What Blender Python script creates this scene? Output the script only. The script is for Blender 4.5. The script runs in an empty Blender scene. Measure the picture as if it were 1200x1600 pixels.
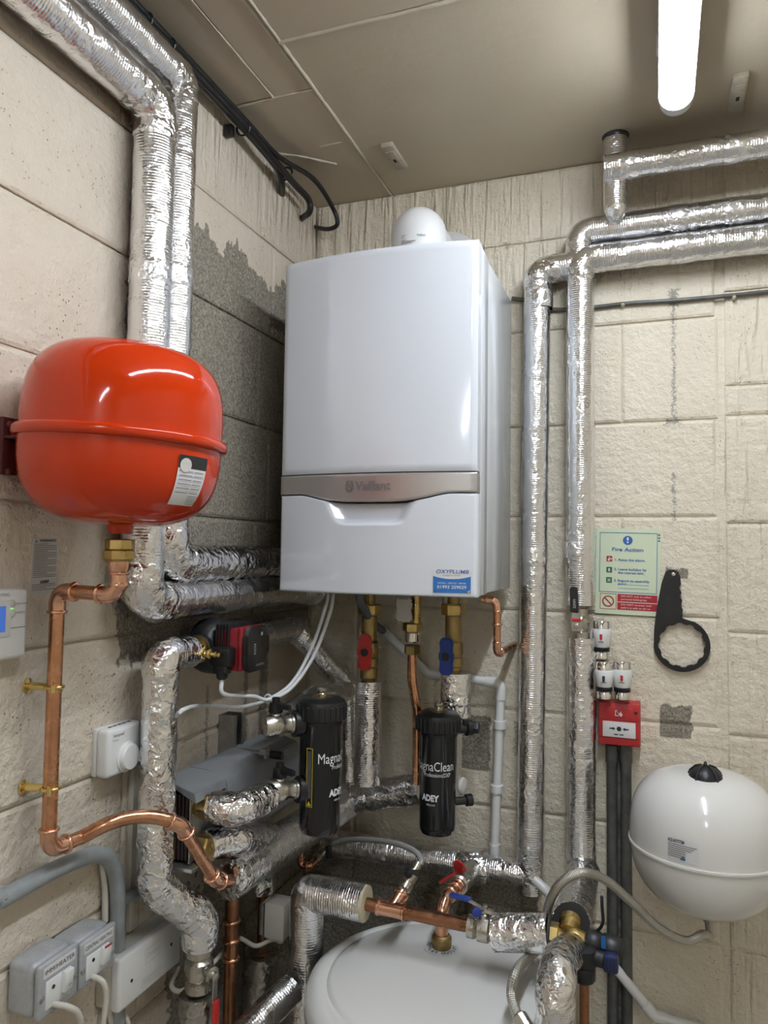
import bpy, bmesh, math, random
from mathutils import Vector, Matrix, noise
random.seed(7)
R = math.radians
scene = bpy.context.scene
col = scene.collection

# ------------------------------------------------------------------ camera
EYE = Vector((0.0, 0.0, 1.55)); FPX = 1162.0
YAW, PITCH, ROLL = R(20.2), R(2.99), R(0.81)
FWD = Vector((-math.sin(YAW)*math.cos(PITCH), math.cos(YAW)*math.cos(PITCH), math.sin(PITCH)))
_r = Vector((math.cos(YAW), math.sin(YAW), 0)); _u = _r.cross(FWD)
RGT = _r*math.cos(ROLL) + _u*math.sin(ROLL)
UPV = -_r*math.sin(ROLL) + _u*math.cos(ROLL)
cd = bpy.data.cameras.new('camera'); cam = bpy.data.objects.new('camera', cd); col.objects.link(cam)
cd.sensor_fit = 'VERTICAL'; cd.sensor_height = 36.0; cd.lens = FPX/1600*36.0
cd.clip_start = 0.02; cd.clip_end = 50
cam.matrix_world = Matrix(((RGT.x, UPV.x, -FWD.x, EYE.x), (RGT.y, UPV.y, -FWD.y, EYE.y), (RGT.z, UPV.z, -FWD.z, EYE.z), (0, 0, 0, 1)))
scene.camera = cam

# ------------------------------------------------------------------ world, exposure
world = bpy.data.worlds.new('world'); scene.world = world; world.use_nodes = True
world.node_tree.nodes['Background'].inputs[0].default_value = (0.0, 0.0, 0.0, 1)
scene.view_settings.view_transform = 'Standard'; scene.view_settings.look = 'None'
scene.view_settings.gamma = 1.0; scene.view_settings.use_curve_mapping = False
scene.view_settings.exposure = 0.0
LAMP_STRENGTH = 69.0
cy_ = scene.cycles
cy_.max_bounces = 5; cy_.diffuse_bounces = 3; cy_.glossy_bounces = 3; cy_.transmission_bounces = 2
cy_.caustics_reflective = False; cy_.caustics_refractive = False; cy_.adaptive_threshold = 0.08

# room planes (metres; the camera stands at 0, 0)
XL, YB, ZC = -0.914, 1.89, 2.535
XR, YF = 1.35, -2.75

def at(px, py, x=None, y=None, z=None):
    """the point of the room that a measured direction of the photograph meets at a known wall distance"""
    d = FWD + RGT*((px-600)/FPX) - UPV*((py-800)/FPX)
    if x is not None: t = (x-EYE.x)/d.x
    elif y is not None: t = (y-EYE.y)/d.y
    else: t = (z-EYE.z)/d.z
    return EYE + d*t
def LW(px, py, off=0.0): return at(px, py, x=XL+off)
def BW(px, py, off=0.0): return at(px, py, y=YB-off)
def CE(px, py, off=0.0): return at(px, py, z=ZC-off)
V = Vector

# ------------------------------------------------------------------ materials
def nt(name):
    m = bpy.data.materials.new(name); m.use_nodes = True
    t = m.node_tree; b = t.nodes['Principled BSDF']
    return m, t, b
def nd(t, typ, **k):
    n = t.nodes.new(typ)
    for a, v in k.items():
        if a.startswith('i_'):
            key = a[2:]; key = int(key) if key.isdigit() else key.replace('_', ' ')
            n.inputs[key].default_value = v
        else: setattr(n, a, v)
    return n
def lk(t, a, b): t.links.new(a, b)
def math_n(t, op, a, b=None, c=None, clamp=False):
    n = t.nodes.new('ShaderNodeMath'); n.operation = op; n.use_clamp = clamp
    for i, v in enumerate((a, b, c)):
        if v is None: continue
        if isinstance(v, (int, float)): n.inputs[i].default_value = v
        else: t.links.new(v, n.inputs[i])
    return n.outputs[0]
def mix_col(t, f, a, b):
    n = t.nodes.new('ShaderNodeMix'); n.data_type = 'RGBA'
    for i, v in ((0, f), (6, a), (7, b)):
        if isinstance(v, (int, float)): n.inputs[i].default_value = v
        elif isinstance(v, tuple): n.inputs[i].default_value = (*v[:3], 1)
        else: t.links.new(v, n.inputs[i])
    return n.outputs[2]
def pos(t): return t.nodes.new('ShaderNodeNewGeometry').outputs['Position']
def objco(t): return t.nodes.new('ShaderNodeTexCoord').outputs['Object']
def uvco(t): return t.nodes.new('ShaderNodeTexCoord').outputs['UV']
def mapping(t, v, scale):
    n = t.nodes.new('ShaderNodeMapping'); n.inputs['Scale'].default_value = scale; lk(t, v, n.inputs[0]); return n.outputs[0]
def noise_t(t, v, scale, detail=4, rough=.55, dist=0.0):
    n = t.nodes.new('ShaderNodeTexNoise'); n.inputs['Scale'].default_value = scale; n.inputs['Detail'].default_value = detail
    n.inputs['Roughness'].default_value = rough; n.inputs['Distortion'].default_value = dist
    lk(t, v, n.inputs['Vector']); return n.outputs['Fac']
def ramp(t, v, lo, hi, a=0.0, b=1.0):
    n = t.nodes.new('ShaderNodeMapRange'); n.inputs[1].default_value = lo; n.inputs[2].default_value = hi
    n.inputs[3].default_value = a; n.inputs[4].default_value = b; lk(t, v, n.inputs[0]); return n.outputs[0]
def bump(t, b, h, strength=.5, dist=.002, prev=None):
    n = t.nodes.new('ShaderNodeBump'); n.inputs['Strength'].default_value = strength; n.inputs['Distance'].default_value = dist
    lk(t, h, n.inputs['Height'])
    if prev is not None: lk(t, prev, n.inputs['Normal'])
    lk(t, n.outputs[0], b.inputs['Normal']); return n.outputs[0]
def simple(name, c, rough=.5, metal=0.0, coat=0.0, bumps=None, var=0.0, spec=None, emit=0.0):
    m, t, b = nt(name)
    b.inputs['Base Color'].default_value = (*c, 1); b.inputs['Roughness'].default_value = rough
    b.inputs['Metallic'].default_value = metal; b.inputs['Coat Weight'].default_value = coat; b.inputs['Coat Roughness'].default_value = .05
    if spec is not None: b.inputs['Specular IOR Level'].default_value = spec
    if var:
        f = noise_t(t, pos(t), 40, 5, .6)
        lk(t, mix_col(t, ramp(t, f, .3, .7), tuple(x*(1-var) for x in c), tuple(min(1, x*(1+var)) for x in c)), b.inputs['Base Color'])
        lk(t, ramp(t, f, .3, .7, max(.02, rough-.1), min(1, rough+.1)), b.inputs['Roughness'])
    if bumps: bump(t, b, noise_t(t, pos(t), bumps[0], 4), bumps[1], .001)
    if emit:
        b.inputs['Emission Color'].default_value = (*c, 1); b.inputs['Emission Strength'].default_value = emit
    return m

def box_mask(t, sa, sz, boxes):
    """union of rectangles in wall coordinates"""
    out = None
    for a0, a1, z0, z1 in boxes:
        da = math_n(t, 'SUBTRACT', math_n(t, 'ABSOLUTE', math_n(t, 'SUBTRACT', sa, (a0+a1)/2)), abs(a1-a0)/2)
        dz = math_n(t, 'SUBTRACT', math_n(t, 'ABSOLUTE', math_n(t, 'SUBTRACT', sz, (z0+z1)/2)), abs(z1-z0)/2)
        d = math_n(t, 'MAXIMUM', da, dz)
        out = d if out is None else math_n(t, 'MINIMUM', out, d)
    return out      # negative inside

def wall_material(name, axis, bare, stain, cream, drip_z=None, ridge_a=None, crisp=None):
    m, t, b = nt(name)
    p = pos(t); sep = nd(t, 'ShaderNodeSeparateXYZ'); lk(t, p, sep.inputs[0])
    a = sep.outputs[0 if axis == 'x' else 1]; z = sep.outputs[2]
    big = noise_t(t, p, 9, 4, .65); mid = noise_t(t, p, 45, 4, .62); fine = noise_t(t, p, 190, 2, .6)
    vert = noise_t(t, mapping(t, p, (42, 42, 3.0)), 1.0, 2, .5)
    # edge of the paint: ragged, with runs hanging down
    wa = math_n(t, 'ADD', a, math_n(t, 'MULTIPLY', math_n(t, 'SUBTRACT', big, .5), .13))
    wz = math_n(t, 'ADD', math_n(t, 'ADD', z, math_n(t, 'MULTIPLY', math_n(t, 'SUBTRACT', big, .5), .20)),
                math_n(t, 'MULTIPLY', math_n(t, 'SUBTRACT', vert, .5), .05))
    d = box_mask(t, wa, wz, bare)
    if crisp:
        wob = math_n(t, 'MULTIPLY', math_n(t, 'SUBTRACT', mid, .5), .012)
        d = math_n(t, 'MINIMUM', d, box_mask(t, math_n(t, 'ADD', a, wob), math_n(t, 'ADD', z, wob), crisp))
    d = math_n(t, 'ADD', d, math_n(t, 'MULTIPLY', math_n(t, 'SUBTRACT', mid, .5), .018))
    bm = ramp(t, d, -.0015, .0015, 1, 0)
    ds = box_mask(t, math_n(t, 'ADD', a, math_n(t, 'MULTIPLY', math_n(t, 'SUBTRACT', mid, .5), .010)),
                  z, stain)
    dsn = math_n(t, 'ADD', ds, math_n(t, 'MULTIPLY', math_n(t, 'SUBTRACT', fine, .50), .030))
    sm = math_n(t, 'MULTIPLY', ramp(t, dsn, -.004, .004, 1, 0), .6)
    # paint colour with small pits where it did not cover
    pit = nd(t, 'ShaderNodeTexVoronoi', i_Scale=105.0, i_Randomness=1.0); lk(t, p, pit.inputs['Vector'])
    pits = math_n(t, 'MULTIPLY', ramp(t, pit.outputs['Distance'], .09, .16, 1, 0), ramp(t, big, .50, .62))
    c1 = mix_col(t, ramp(t, big, .3, .7), cream, tuple(x*y for x, y in zip(cream, (.93, .92, .89))))
    c2 = mix_col(t, math_n(t, 'MULTIPLY', pits, .75), c1, (.10, .085, .07))
    gs = nd(t, 'ShaderNodeTexVoronoi', i_Scale=260.0); lk(t, p, gs.inputs['Vector'])
    grey = mix_col(t, ramp(t, fine, .35, .7), (.17, .148, .115), (.44, .39, .31))
    grey = mix_col(t, ramp(t, gs.outputs['Distance'], .05, .25, .6, 0), grey, (.10, .086, .068))
    grey = mix_col(t, ramp(t, big, .35, .65, 0, .35), grey, (.25, .22, .175))
    c3 = mix_col(t, bm, c2, grey)
    c4 = mix_col(t, sm, c3, (.05, .045, .04))
    lk(t, c4, b.inputs['Base Color'])
    lk(t, ramp(t, bm, 0, 1, .48, .95), b.inputs['Roughness'])
    b.inputs['Specular IOR Level'].default_value = .35
    # relief: crumbly block face under paint, pits, runs of thick paint
    h = mid
    h = math_n(t, 'SUBTRACT', h, math_n(t, 'MULTIPLY', pits, .5))
    if drip_z is not None:
        v2 = noise_t(t, mapping(t, p, (48, 48, 4.0)), 1.0, 2, .5, .4)
        dm = ramp(t, z, drip_z-.06, drip_z+.06)
        if ridge_a is not None:
            dm = math_n(t, 'MAXIMUM', dm, ramp(t, a, ridge_a-.01, ridge_a+.01, 0, .7))
        h = math_n(t, 'ADD', h, math_n(t, 'MULTIPLY', math_n(t, 'MULTIPLY', ramp(t, v2, .42, .62), dm), .55))
    bump(t, b, h, .95, .0085)
    return m

def foil_material(name, crumple=1.0, tint=(.86, .86, .87), scrim=True, rough=.2, scale=1.0):
    m, t, b = nt(name)
    b.inputs['Base Color'].default_value = (*tint, 1); b.inputs['Metallic'].default_value = 1.0
    p = pos(t)
    warp = nd(t, 'ShaderNodeVectorMath', operation='ADD'); lk(t, p, warp.inputs[0])
    nv = nd(t, 'ShaderNodeTexNoise', i_Scale=45.0*scale, i_Detail=1.5); lk(t, p, nv.inputs['Vector'])
    sc = nd(t, 'ShaderNodeVectorMath', operation='SCALE'); sc.inputs[3].default_value = .03/scale; lk(t, nv.outputs['Color'], sc.inputs[0])
    lk(t, sc.outputs[0], warp.inputs[1])
    v1 = nd(t, 'ShaderNodeTexVoronoi', feature='F1', i_Scale=62.0*scale); lk(t, warp.outputs[0], v1.inputs['Vector'])
    v2 = nd(t, 'ShaderNodeTexVoronoi', feature='F1', i_Scale=150.0*scale); lk(t, warp.outputs[0], v2.inputs['Vector'])
    big = noise_t(t, p, 12, 2, .6)
    area = ramp(t, big, .38, .62, .35, 1.0)
    h = math_n(t, 'ADD', math_n(t, 'MULTIPLY', v1.outputs['Distance'], 1.0), math_n(t, 'MULTIPLY', v2.outputs['Distance'], .32))
    h = math_n(t, 'MULTIPLY', h, math_n(t, 'MULTIPLY', area, crumple))
    if scrim:
        u = uvco(t); sp = nd(t, 'ShaderNodeSeparateXYZ'); lk(t, u, sp.inputs[0])
        g1 = math_n(t, 'SINE', math_n(t, 'MULTIPLY', sp.outputs[1], 2*math.pi*190))
        g2 = math_n(t, 'SINE', math_n(t, 'MULTIPLY', sp.outputs[0], 2*math.pi*110))
        g = math_n(t, 'ADD', math_n(t, 'MULTIPLY', g1, .05), math_n(t, 'MULTIPLY', g2, .02))
        h = math_n(t, 'ADD', h, math_n(t, 'MULTIPLY', g, ramp(t, big, .3, .7, 1.0, .25)))
    lk(t, ramp(t, noise_t(t, p, 30, 4), .3, .7, rough*.75, rough*1.5), b.inputs['Roughness'])
    bump(t, b, h, .75, .006/scale)
    return m

M = {}
CREAM = (.80, .715, .575)
M['foil'] = foil_material('foil_scrim', .42, rough=.2)
M['crumpled'] = foil_material('foil_crumpled', 1.0, scrim=False, rough=.15)
M['tape'] = foil_material('foil_tape', .55, tint=(.9, .9, .91), scrim=False, rough=.22)
M['darkfoil'] = foil_material('foil_dark', .8, tint=(.42, .40, .37), scrim=False, rough=.32)  # foil with a darker grey tint and a rougher finish
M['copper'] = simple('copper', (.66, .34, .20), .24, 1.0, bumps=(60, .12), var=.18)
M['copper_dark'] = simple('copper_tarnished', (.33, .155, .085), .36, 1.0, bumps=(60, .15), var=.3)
M['copper_bright'] = simple('copper_fitting', (.76, .43, .29), .2, 1.0, bumps=(80, .1), var=.1)
M['brass'] = simple('brass', (.52, .38, .15), .34, 1.0, bumps=(160, .2), var=.2)
M['brass_dark'] = simple('brass_dull', (.33, .24, .10), .42, 1.0, bumps=(160, .25), var=.25)
M['brass_shine'] = simple('brass_polished', (.80, .62, .24), .2, 1.0)
M['chrome'] = simple('chrome', (.80, .79, .77), .1, 1.0)
M['nickel'] = simple('nickel_dull', (.52, .49, .43), .3, 1.0, bumps=(140, .15), var=.15)
M['steel'] = simple('galvanised_steel', (.45, .45, .44), .38, 1.0, bumps=(90, .15), var=.2)
M['boiler'] = simple('boiler_white_enamel', (.72, .745, .79), .12, 0, .5)
M['boiler_case'] = simple('boiler_casing_film', (.66, .675, .69), .2, 0, .3, bumps=(55, .10))
M['boiler_gap'] = simple('panel_gap', (.05, .05, .055), .6)
M['silver_band'] = simple('silver_band', (.50, .47, .45), .34, .75)
M['band_letter'] = simple('engraved_grey', (.20, .18, .18), .5, .2)
M['white_plastic'] = simple('white_plastic', (.76, .755, .73), .32)
M['flue'] = simple('flue_white', (.76, .75, .74), .38)
M['pvc'] = simple('white_pvc', (.82, .81, .78), .3)
M['cable_white'] = simple('white_cable', (.76, .76, .76), .38)
M['cable_cream'] = simple('cream_cable', (.60, .56, .48), .5)
M['cable_black'] = simple('black_cable', (.013, .013, .014), .35)
M['red_tank'] = simple('red_enamel', (.55, .034, .002), .09, 0, .15, var=.0, spec=.4)
M['red_dark'] = simple('bracket_maroon', (.085, .018, .018), .5)
M['white_tank'] = simple('white_enamel', (.80, .78, .735), .14, 0, .3)
M['cyl'] = simple('cylinder_white', (.80, .78, .74), .3, 0, .1)
M['black_plastic'] = simple('black_plastic', (.011, .011, .012), .38)
M['black_gloss'] = simple('black_gloss', (.008, .008, .009), .17, 0, .2)
M['black_matt'] = simple('black_matt', (.017, .017, .017), .6)
M['red_plastic'] = simple('red_plastic', (.36, .018, .02), .33)
M['red_handle'] = simple('red_handle', (.52, .022, .018), .35)
M['blue_handle'] = simple('blue_handle', (.018, .05, .28), .35)
M['navy'] = simple('navy_plastic', (.012, .02, .085), .38)
M['pump_red'] = simple('pump_red', (.25, .010, .017), .36)
M['alarm_red'] = simple('alarm_red', (.50, .028, .030), .36)
M['ink'] = simple('black_ink', (.02, .02, .02), .6)
M['ink_grey'] = simple('grey_ink', (.22, .22, .22), .6)
M['ink_white'] = simple('white_ink', (.75, .75, .75), .5)
M['ink_blue'] = simple('blue_ink', (.03, .13, .42), .5)
M['ink_red'] = simple('red_ink', (.42, .018, .03), .5)
M['ink_green'] = simple('green_ink', (.02, .14, .07), .5)
M['paper'] = simple('paper', (.72, .71, .70), .55)
M['paper_grey'] = simple('paper_greyed', (.60, .57, .53), .6)
M['sign_face'] = simple('glow_sign_face', (.66, .73, .52), .4)
M['sticker_blue'] = simple('sticker_blue', (.025, .17, .50), .3)
M['silver_label'] = simple('silver_label', (.62, .61, .59), .3, .3)
M['yellow'] = simple('warning_yellow', (.75, .56, .03), .5)
M['grey_metal'] = simple('grey_hammered_metal', (.44, .45, .46), .42, .2, bumps=(220, .25), var=.15)
M['conduit'] = simple('grey_pvc_conduit', (.29, .31, .31), .4, 0, bumps=(30, .05), var=.12)
M['conduit_dark'] = simple('dark_grey_conduit', (.105, .105, .095), .38, .2, bumps=(60, .2), var=.3)
M['grey_shell'] = simple('grey_insulation_shell', (.23, .235, .24), .48, 0, bumps=(35, .08), var=.12)
M['plates'] = simple('heat_exchanger_plates', (.075, .055, .05), .35, .6, var=.25)
M['foam'] = simple('cream_foam', (.60, .52, .34), .9, bumps=(300, .5))
M['foam_dark'] = simple('dark_foam', (.05, .048, .045), .9, bumps=(300, .5))
M['lcd'] = simple('lcd_blue', (.06, .16, .55), .25, emit=.5)
M['led_green'] = simple('led_green', (.2, .9, .1), .3, emit=.8)
M['hose_grey'] = simple('grey_corrugated_hose', (.12, .13, .14), .45)
M['clear_hose'] = simple('clear_hose', (.34, .33, .31), .22, 0, .4)
M['debris'] = simple('gritty_gap', (.14, .125, .105), .95, bumps=(240, .9), var=.6)
M['tube_end'] = simple('lamp_end_cap', (.72, .72, .72), .35)
M['ceiling_metal'] = simple('painted_channel', (.44, .39, .30), .5, 0, bumps=(80, .3), var=.2)
def braid_material():
    m, t, b = nt('braided_steel'); b.inputs['Metallic'].default_value = 1
    u = uvco(t); sp = nd(t, 'ShaderNodeSeparateXYZ'); lk(t, u, sp.inputs[0])
    s1 = math_n(t, 'SINE', math_n(t, 'MULTIPLY', math_n(t, 'ADD', sp.outputs[0], sp.outputs[1]), 2*math.pi*170))
    s2 = math_n(t, 'SINE', math_n(t, 'MULTIPLY', math_n(t, 'SUBTRACT', sp.outputs[0], sp.outputs[1]), 2*math.pi*170))
    g = math_n(t, 'MULTIPLY', s1, s2)
    lk(t, mix_col(t, ramp(t, g, -.6, .8), (.30, .29, .265), (.85, .82, .76)), b.inputs['Base Color'])
    b.inputs['Roughness'].default_value = .35; bump(t, b, g, .5, .001); return m
M['braid'] = braid_material()
def lamp_material():
    m, t, b = nt('lit_diffuser'); b.inputs['Base Color'].default_value = (.9, .9, .9, 1)
    b.inputs['Emission Color'].default_value = (.82, .90, 1.0, 1); b.inputs['Emission Strength'].default_value = LAMP_STRENGTH
    return m
M['lit'] = lamp_material()
def ceiling_material():
    m, t, b = nt('painted_concrete_ceiling'); p = pos(t)
    c = (.53, .45, .335)
    f = noise_t(t, p, 4, 6, .6)
    lk(t, mix_col(t, ramp(t, f, .3, .7), c, tuple(x*.9 for x in c)), b.inputs['Base Color'])
    b.inputs['Roughness'].default_value = .42
    g = noise_t(t, mapping(t, p, (160, 8, 8)), 1.0, 3)
    h = math_n(t, 'ADD', math_n(t, 'MULTIPLY', noise_t(t, p, 30, 6, .6), .8), math_n(t, 'MULTIPLY', g, .35))
    bump(t, b, h, .3, .003); return m
M['ceiling'] = ceiling_material()
M['ridge'] = simple('thick_paint_ridge', (.55, .49, .385), .45, bumps=(140, .8))
M['floor'] = simple('concrete_floor', (.46, .44, .40), .7, bumps=(40, .3), var=.25)

# ------------------------------------------------------------------ geometry helpers
WORLD = {}
def link(name, me, material=None, parent=None, loc=None):
    """one mesh object from a mesh in room coordinates; the origin moves to the middle of its base"""
    o = bpy.data.objects.new(name, me); col.objects.link(o)
    if loc is None:
        vs = [v.co for v in me.vertices]
        lo = V((min(v.x for v in vs), min(v.y for v in vs), min(v.z for v in vs)))
        hi = V((max(v.x for v in vs), max(v.y for v in vs), max(v.z for v in vs)))
        loc = V(((lo.x+hi.x)/2, (lo.y+hi.y)/2, lo.z)); me.transform(Matrix.Translation(-loc))
    if material is not None: me.materials.append(M[material] if isinstance(material, str) else material)
    WORLD[o.name] = loc.copy()
    if parent is not None:
        o.parent = parent; o.location = loc - WORLD[parent.name]
    else: o.location = loc
    return o
def tag(o, label=None, cat=None, group=None, kind=None):
    if label: o['label'] = label
    if cat: o['category'] = cat
    if group: o['group'] = group
    if kind: o['kind'] = kind
    return o
def thing(name, loc, label, cat, group=None):
    o = bpy.data.objects.new(name, None); col.objects.link(o); o.location = V(loc); o.empty_display_size = .05
    WORLD[o.name] = V(loc); return tag(o, label, cat, group)
def mesh_of(verts, faces, smooth=40, uvs=None, weld=False):
    me = bpy.data.meshes.new('mesh'); me.from_pydata([tuple(v) for v in verts], [], faces)
    if uvs:
        l = me.uv_layers.new(name='uv')
        for i, lp in enumerate(me.loops): l.data[i].uv = uvs[i]
    if smooth:
        me.polygons.foreach_set('use_smooth', [True]*len(me.polygons)); me.set_sharp_from_angle(angle=R(smooth))
    me.update(); return me
def bm_mesh(bm, smooth=40):
    bmesh.ops.recalc_face_normals(bm, faces=bm.faces)
    me = bpy.data.meshes.new('mesh'); bm.to_mesh(me); bm.free()
    if smooth:
        me.polygons.foreach_set('use_smooth', [True]*len(me.polygons)); me.set_sharp_from_angle(angle=R(smooth))
    return me
def frame(d):
    d = V(d).normalized(); a = V((0, 0, 1)) if abs(d.z) < .9 else V((0, 1, 0))
    s = d.cross(a).normalized(); return s, s.cross(d).normalized(), d     # side, up, along
def fillet(pts, rad, n=8):
    """round the corners; returns points and, for each corner, the slice of points of its arc"""
    pts = [V(p) for p in pts]; out = [pts[0]]; arcs = {}
    for i in range(1, len(pts)-1):
        a, b, c = pts[i-1], pts[i], pts[i+1]
        d1, d2 = (a-b), (c-b); l1, l2 = d1.length, d2.length; d1.normalize(); d2.normalize()
        ang = math.acos(max(-1, min(1, d1.dot(d2))))
        rr = rad[i] if isinstance(rad, dict) and i in rad else (rad if not isinstance(rad, dict) else rad.get('d', .03))
        if ang > math.pi-.02 or rr <= 0: out.append(b); continue
        tl = min(rr/math.tan(ang/2), l1*.48, l2*.48); rr2 = tl*math.tan(ang/2)
        cen = b + (d1+d2).normalized()*(rr2/math.sin(ang/2))
        p0, p1 = b+d1*tl, b+d2*tl; u, w = p0-cen, p1-cen
        th = u.angle(w); s0 = len(out)
        for k in range(n+1):
            f = k/n; out.append(cen + (u*math.sin((1-f)*th) + w*math.sin(f*th))/math.sin(th))
        arcs[i] = (s0, len(out)-1)
    out.append(pts[-1]); return out, arcs
def sweep(path, r, seg=16, rough=0.0, step=None, caps=True, taper=None, squash=None):
    path = [V(p) for p in path]
    if step:
        q = [path[0]]
        for a, b in zip(path, path[1:]):
            n = max(1, int((b-a).length/step))
            for k in range(1, n+1): q.append(a.lerp(b, k/n))
        path = q
    path = [p for i, p in enumerate(path) if i == 0 or (p-path[i-1]).length > 1e-6]
    n = len(path); tan = []
    for i in range(n):
        t = path[min(i+1, n-1)] - path[max(i-1, 0)]; tan.append(t.normalized())
    s, u, _ = frame(tan[0]); verts = []; ln = 0.0; lens = []
    for i in range(n):
        if i: ln += (path[i]-path[i-1]).length
        lens.append(ln)
        s = (s - tan[i]*s.dot(tan[i])).normalized(); u = s.cross(tan[i])
        for k in range(seg):
            a = 2*math.pi*k/seg; rr = r if taper is None else r*taper(i/(n-1))
            dv = s*math.cos(a) + u*math.sin(a)
            p = path[i] + dv*rr
            if rough:
                e = noise.noise(p*38)*.75 + noise.noise(p*95)*.45
                p = p + dv*(e*rough)
            verts.append(p)
    faces, uvs = [], []
    for i in range(n-1):
        for k in range(seg):
            k2 = (k+1) % seg
            faces.append((i*seg+k, i*seg+k2, (i+1)*seg+k2, (i+1)*seg+k))
            u0, u1 = 2*math.pi*r*k/seg, 2*math.pi*r*(k+1)/seg
            uvs += [(u0, lens[i]), (u1, lens[i]), (u1, lens[i+1]), (u0, lens[i+1])]
    if caps:
        faces.append(tuple(range(seg))[::-1]); faces.append(tuple((n-1)*seg+k for k in range(seg)))
        uvs += [(0, 0)]*(2*seg)
    # outward normals
    return verts, [f[::-1] for f in faces], [x for f in _chunks(uvs, faces) for x in f[::-1]]
def _chunks(uvs, faces):
    i = 0
    for f in faces:
        yield uvs[i:i+len(f)]; i += len(f)
def tube(name, pts, r, material, parent=None, rad=0.0, seg=16, rough=0.0, step=None, caps=True, n=8, taper=None, smooth=50):
    path = fillet(pts, rad, n)[0] if rad else pts
    v, f, uv = sweep(path, r, seg, rough, step, caps, taper)
    return link(name, mesh_of(v, f, smooth, uv), material, parent)
def smooth_path(pts, per=8):
    """Catmull-Rom curve through the points"""
    p = [V(q) for q in pts]; p = [p[0]*2-p[1]] + p + [p[-1]*2-p[-2]]; out = []
    for i in range(1, len(p)-2):
        for k in range(per):
            t = k/per
            out.append(.5*((2*p[i]) + (p[i+1]-p[i-1])*t + (2*p[i-1]-5*p[i]+4*p[i+1]-p[i+2])*t*t + (3*p[i]-p[i-1]-3*p[i+1]+p[i+2])*t**3))
    out.append(p[-2]); return out
def cord(name, pts, r, material, parent=None, per=8, seg=10): return tube(name, smooth_path(pts, per), r, material, parent, seg=seg)
def turned(name, base, axis, prof, material, parent=None, seg=32, smooth=40, spin=0.0):
    """lathe: profile of (radius, distance along the axis)"""
    s, u, d = frame(axis); base = V(base); verts, faces = [], []
    n = len(prof)
    for (r, h) in prof:
        for k in range(seg):
            a = 2*math.pi*k/seg + spin
            verts.append(base + d*h + (s*math.cos(a)+u*math.sin(a))*max(r, 1e-5))
    for i in range(n-1):
        for k in range(seg):
            k2 = (k+1) % seg; faces.append((i*seg+k, i*seg+k2, (i+1)*seg+k2, (i+1)*seg+k))
    faces.append(tuple(range(seg))[::-1]); faces.append(tuple((n-1)*seg+k for k in range(seg)))
    bm = bmesh.new(); bv = [bm.verts.new(v) for v in verts]
    for f in faces: bm.faces.new([bv[i] for i in f])
    bmesh.ops.remove_doubles(bm, verts=bm.verts, dist=2e-5)
    return link(name, bm_mesh(bm, smooth), material, parent)
def ring(name, c, axis, r, w, material, parent=None, seg=24, h=.0015):
    """bead or band around a pipe"""
    return turned(name, V(c)-V(axis).normalized()*w/2, axis, [(r, 0), (r+h, w*.15), (r+h*1.3, w*.5), (r+h, w*.85), (r, w)], material, parent, seg, 60)
def nut(name, c, axis, r, w, material, parent=None, spin=0.0):
    return turned(name, V(c)-V(axis).normalized()*w/2, axis, [(r*.80, 0), (r*.93, 0), (r, w*.14), (r, w*.86), (r*.93, w), (r*.80, w)], material, parent, 6, 20, spin)
def boxm(c, size, bev=.003, rot=None, segs=2):
    bm = bmesh.new(); bmesh.ops.create_cube(bm, size=1.0)
    bmesh.ops.scale(bm, vec=V(size), verts=bm.verts)
    if bev: bmesh.ops.bevel(bm, geom=list(bm.edges), offset=bev, segments=segs, affect='EDGES', profile=.5)
    if rot is not None: bmesh.ops.transform(bm, matrix=rot.to_4x4(), verts=bm.verts)
    bmesh.ops.translate(bm, vec=V(c), verts=bm.verts); return bm
def box(name, c, size, material, parent=None, bev=.003, rot=None, segs=2):
    return link(name, bm_mesh(boxm(c, size, bev, rot, segs), 35), material, parent)
def prism(name, outline, o, ax, ay, depth, material, parent=None, bev=0.0, smooth=35):
    """outline in the plane (ax, ay) at o, given thickness along ax x ay"""
    o, ax, ay = V(o), V(ax).normalized(), V(ay).normalized(); nz = ax.cross(ay)
    bm = bmesh.new()
    vs = [bm.verts.new(o + ax*x + ay*y) for x, y in outline]; f = bm.faces.new(vs)
    ex = bmesh.ops.extrude_face_region(bm, geom=[f]); nv = [g for g in ex['geom'] if isinstance(g, bmesh.types.BMVert)]
    bmesh.ops.translate(bm, vec=nz*depth, verts=nv)
    bmesh.ops.recalc_face_normals(bm, faces=bm.faces)
    if bev: bmesh.ops.bevel(bm, geom=[e for e in bm.edges if len(e.link_faces) == 2 and e.calc_face_angle(0) > .6], offset=bev, segments=2, affect='EDGES')
    return link(name, bm_mesh(bm, smooth), material, parent)
_fonts = {}
def text(name, s, size, fn, material, parent, align='CENTER', bold=0.0, spacing=1.0, shear=0.0, label=None, width=None, alignY='CENTER', lines=1.0):
    """flat lettering laid on a surface: fn(u, v) gives the point of the surface"""
    c = bpy.data.curves.new('t', 'FONT'); c.body = s; c.size = size; c.align_x = align; c.align_y = alignY; c.offset = bold
    c.space_character = spacing; c.shear = shear; c.resolution_u = 3; c.fill_mode = 'FRONT'; c.space_line = lines
    to = bpy.data.objects.new('t', c); col.objects.link(to)
    bpy.context.view_layer.update()
    me = bpy.data.meshes.new_from_object(to.evaluated_get(bpy.context.evaluated_depsgraph_get()))
    bpy.data.objects.remove(to); bpy.data.curves.remove(c)
    k = 1.0
    if width:
        xs = [v.co.x for v in me.vertices]; k = width/max(1e-6, max(xs)-min(xs))
    for v in me.vertices: v.co = fn(v.co.x*k, v.co.y)
    me.materials.clear()
    o = link(name, me, material, parent)
    if label: o['label'] = label
    return o
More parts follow.
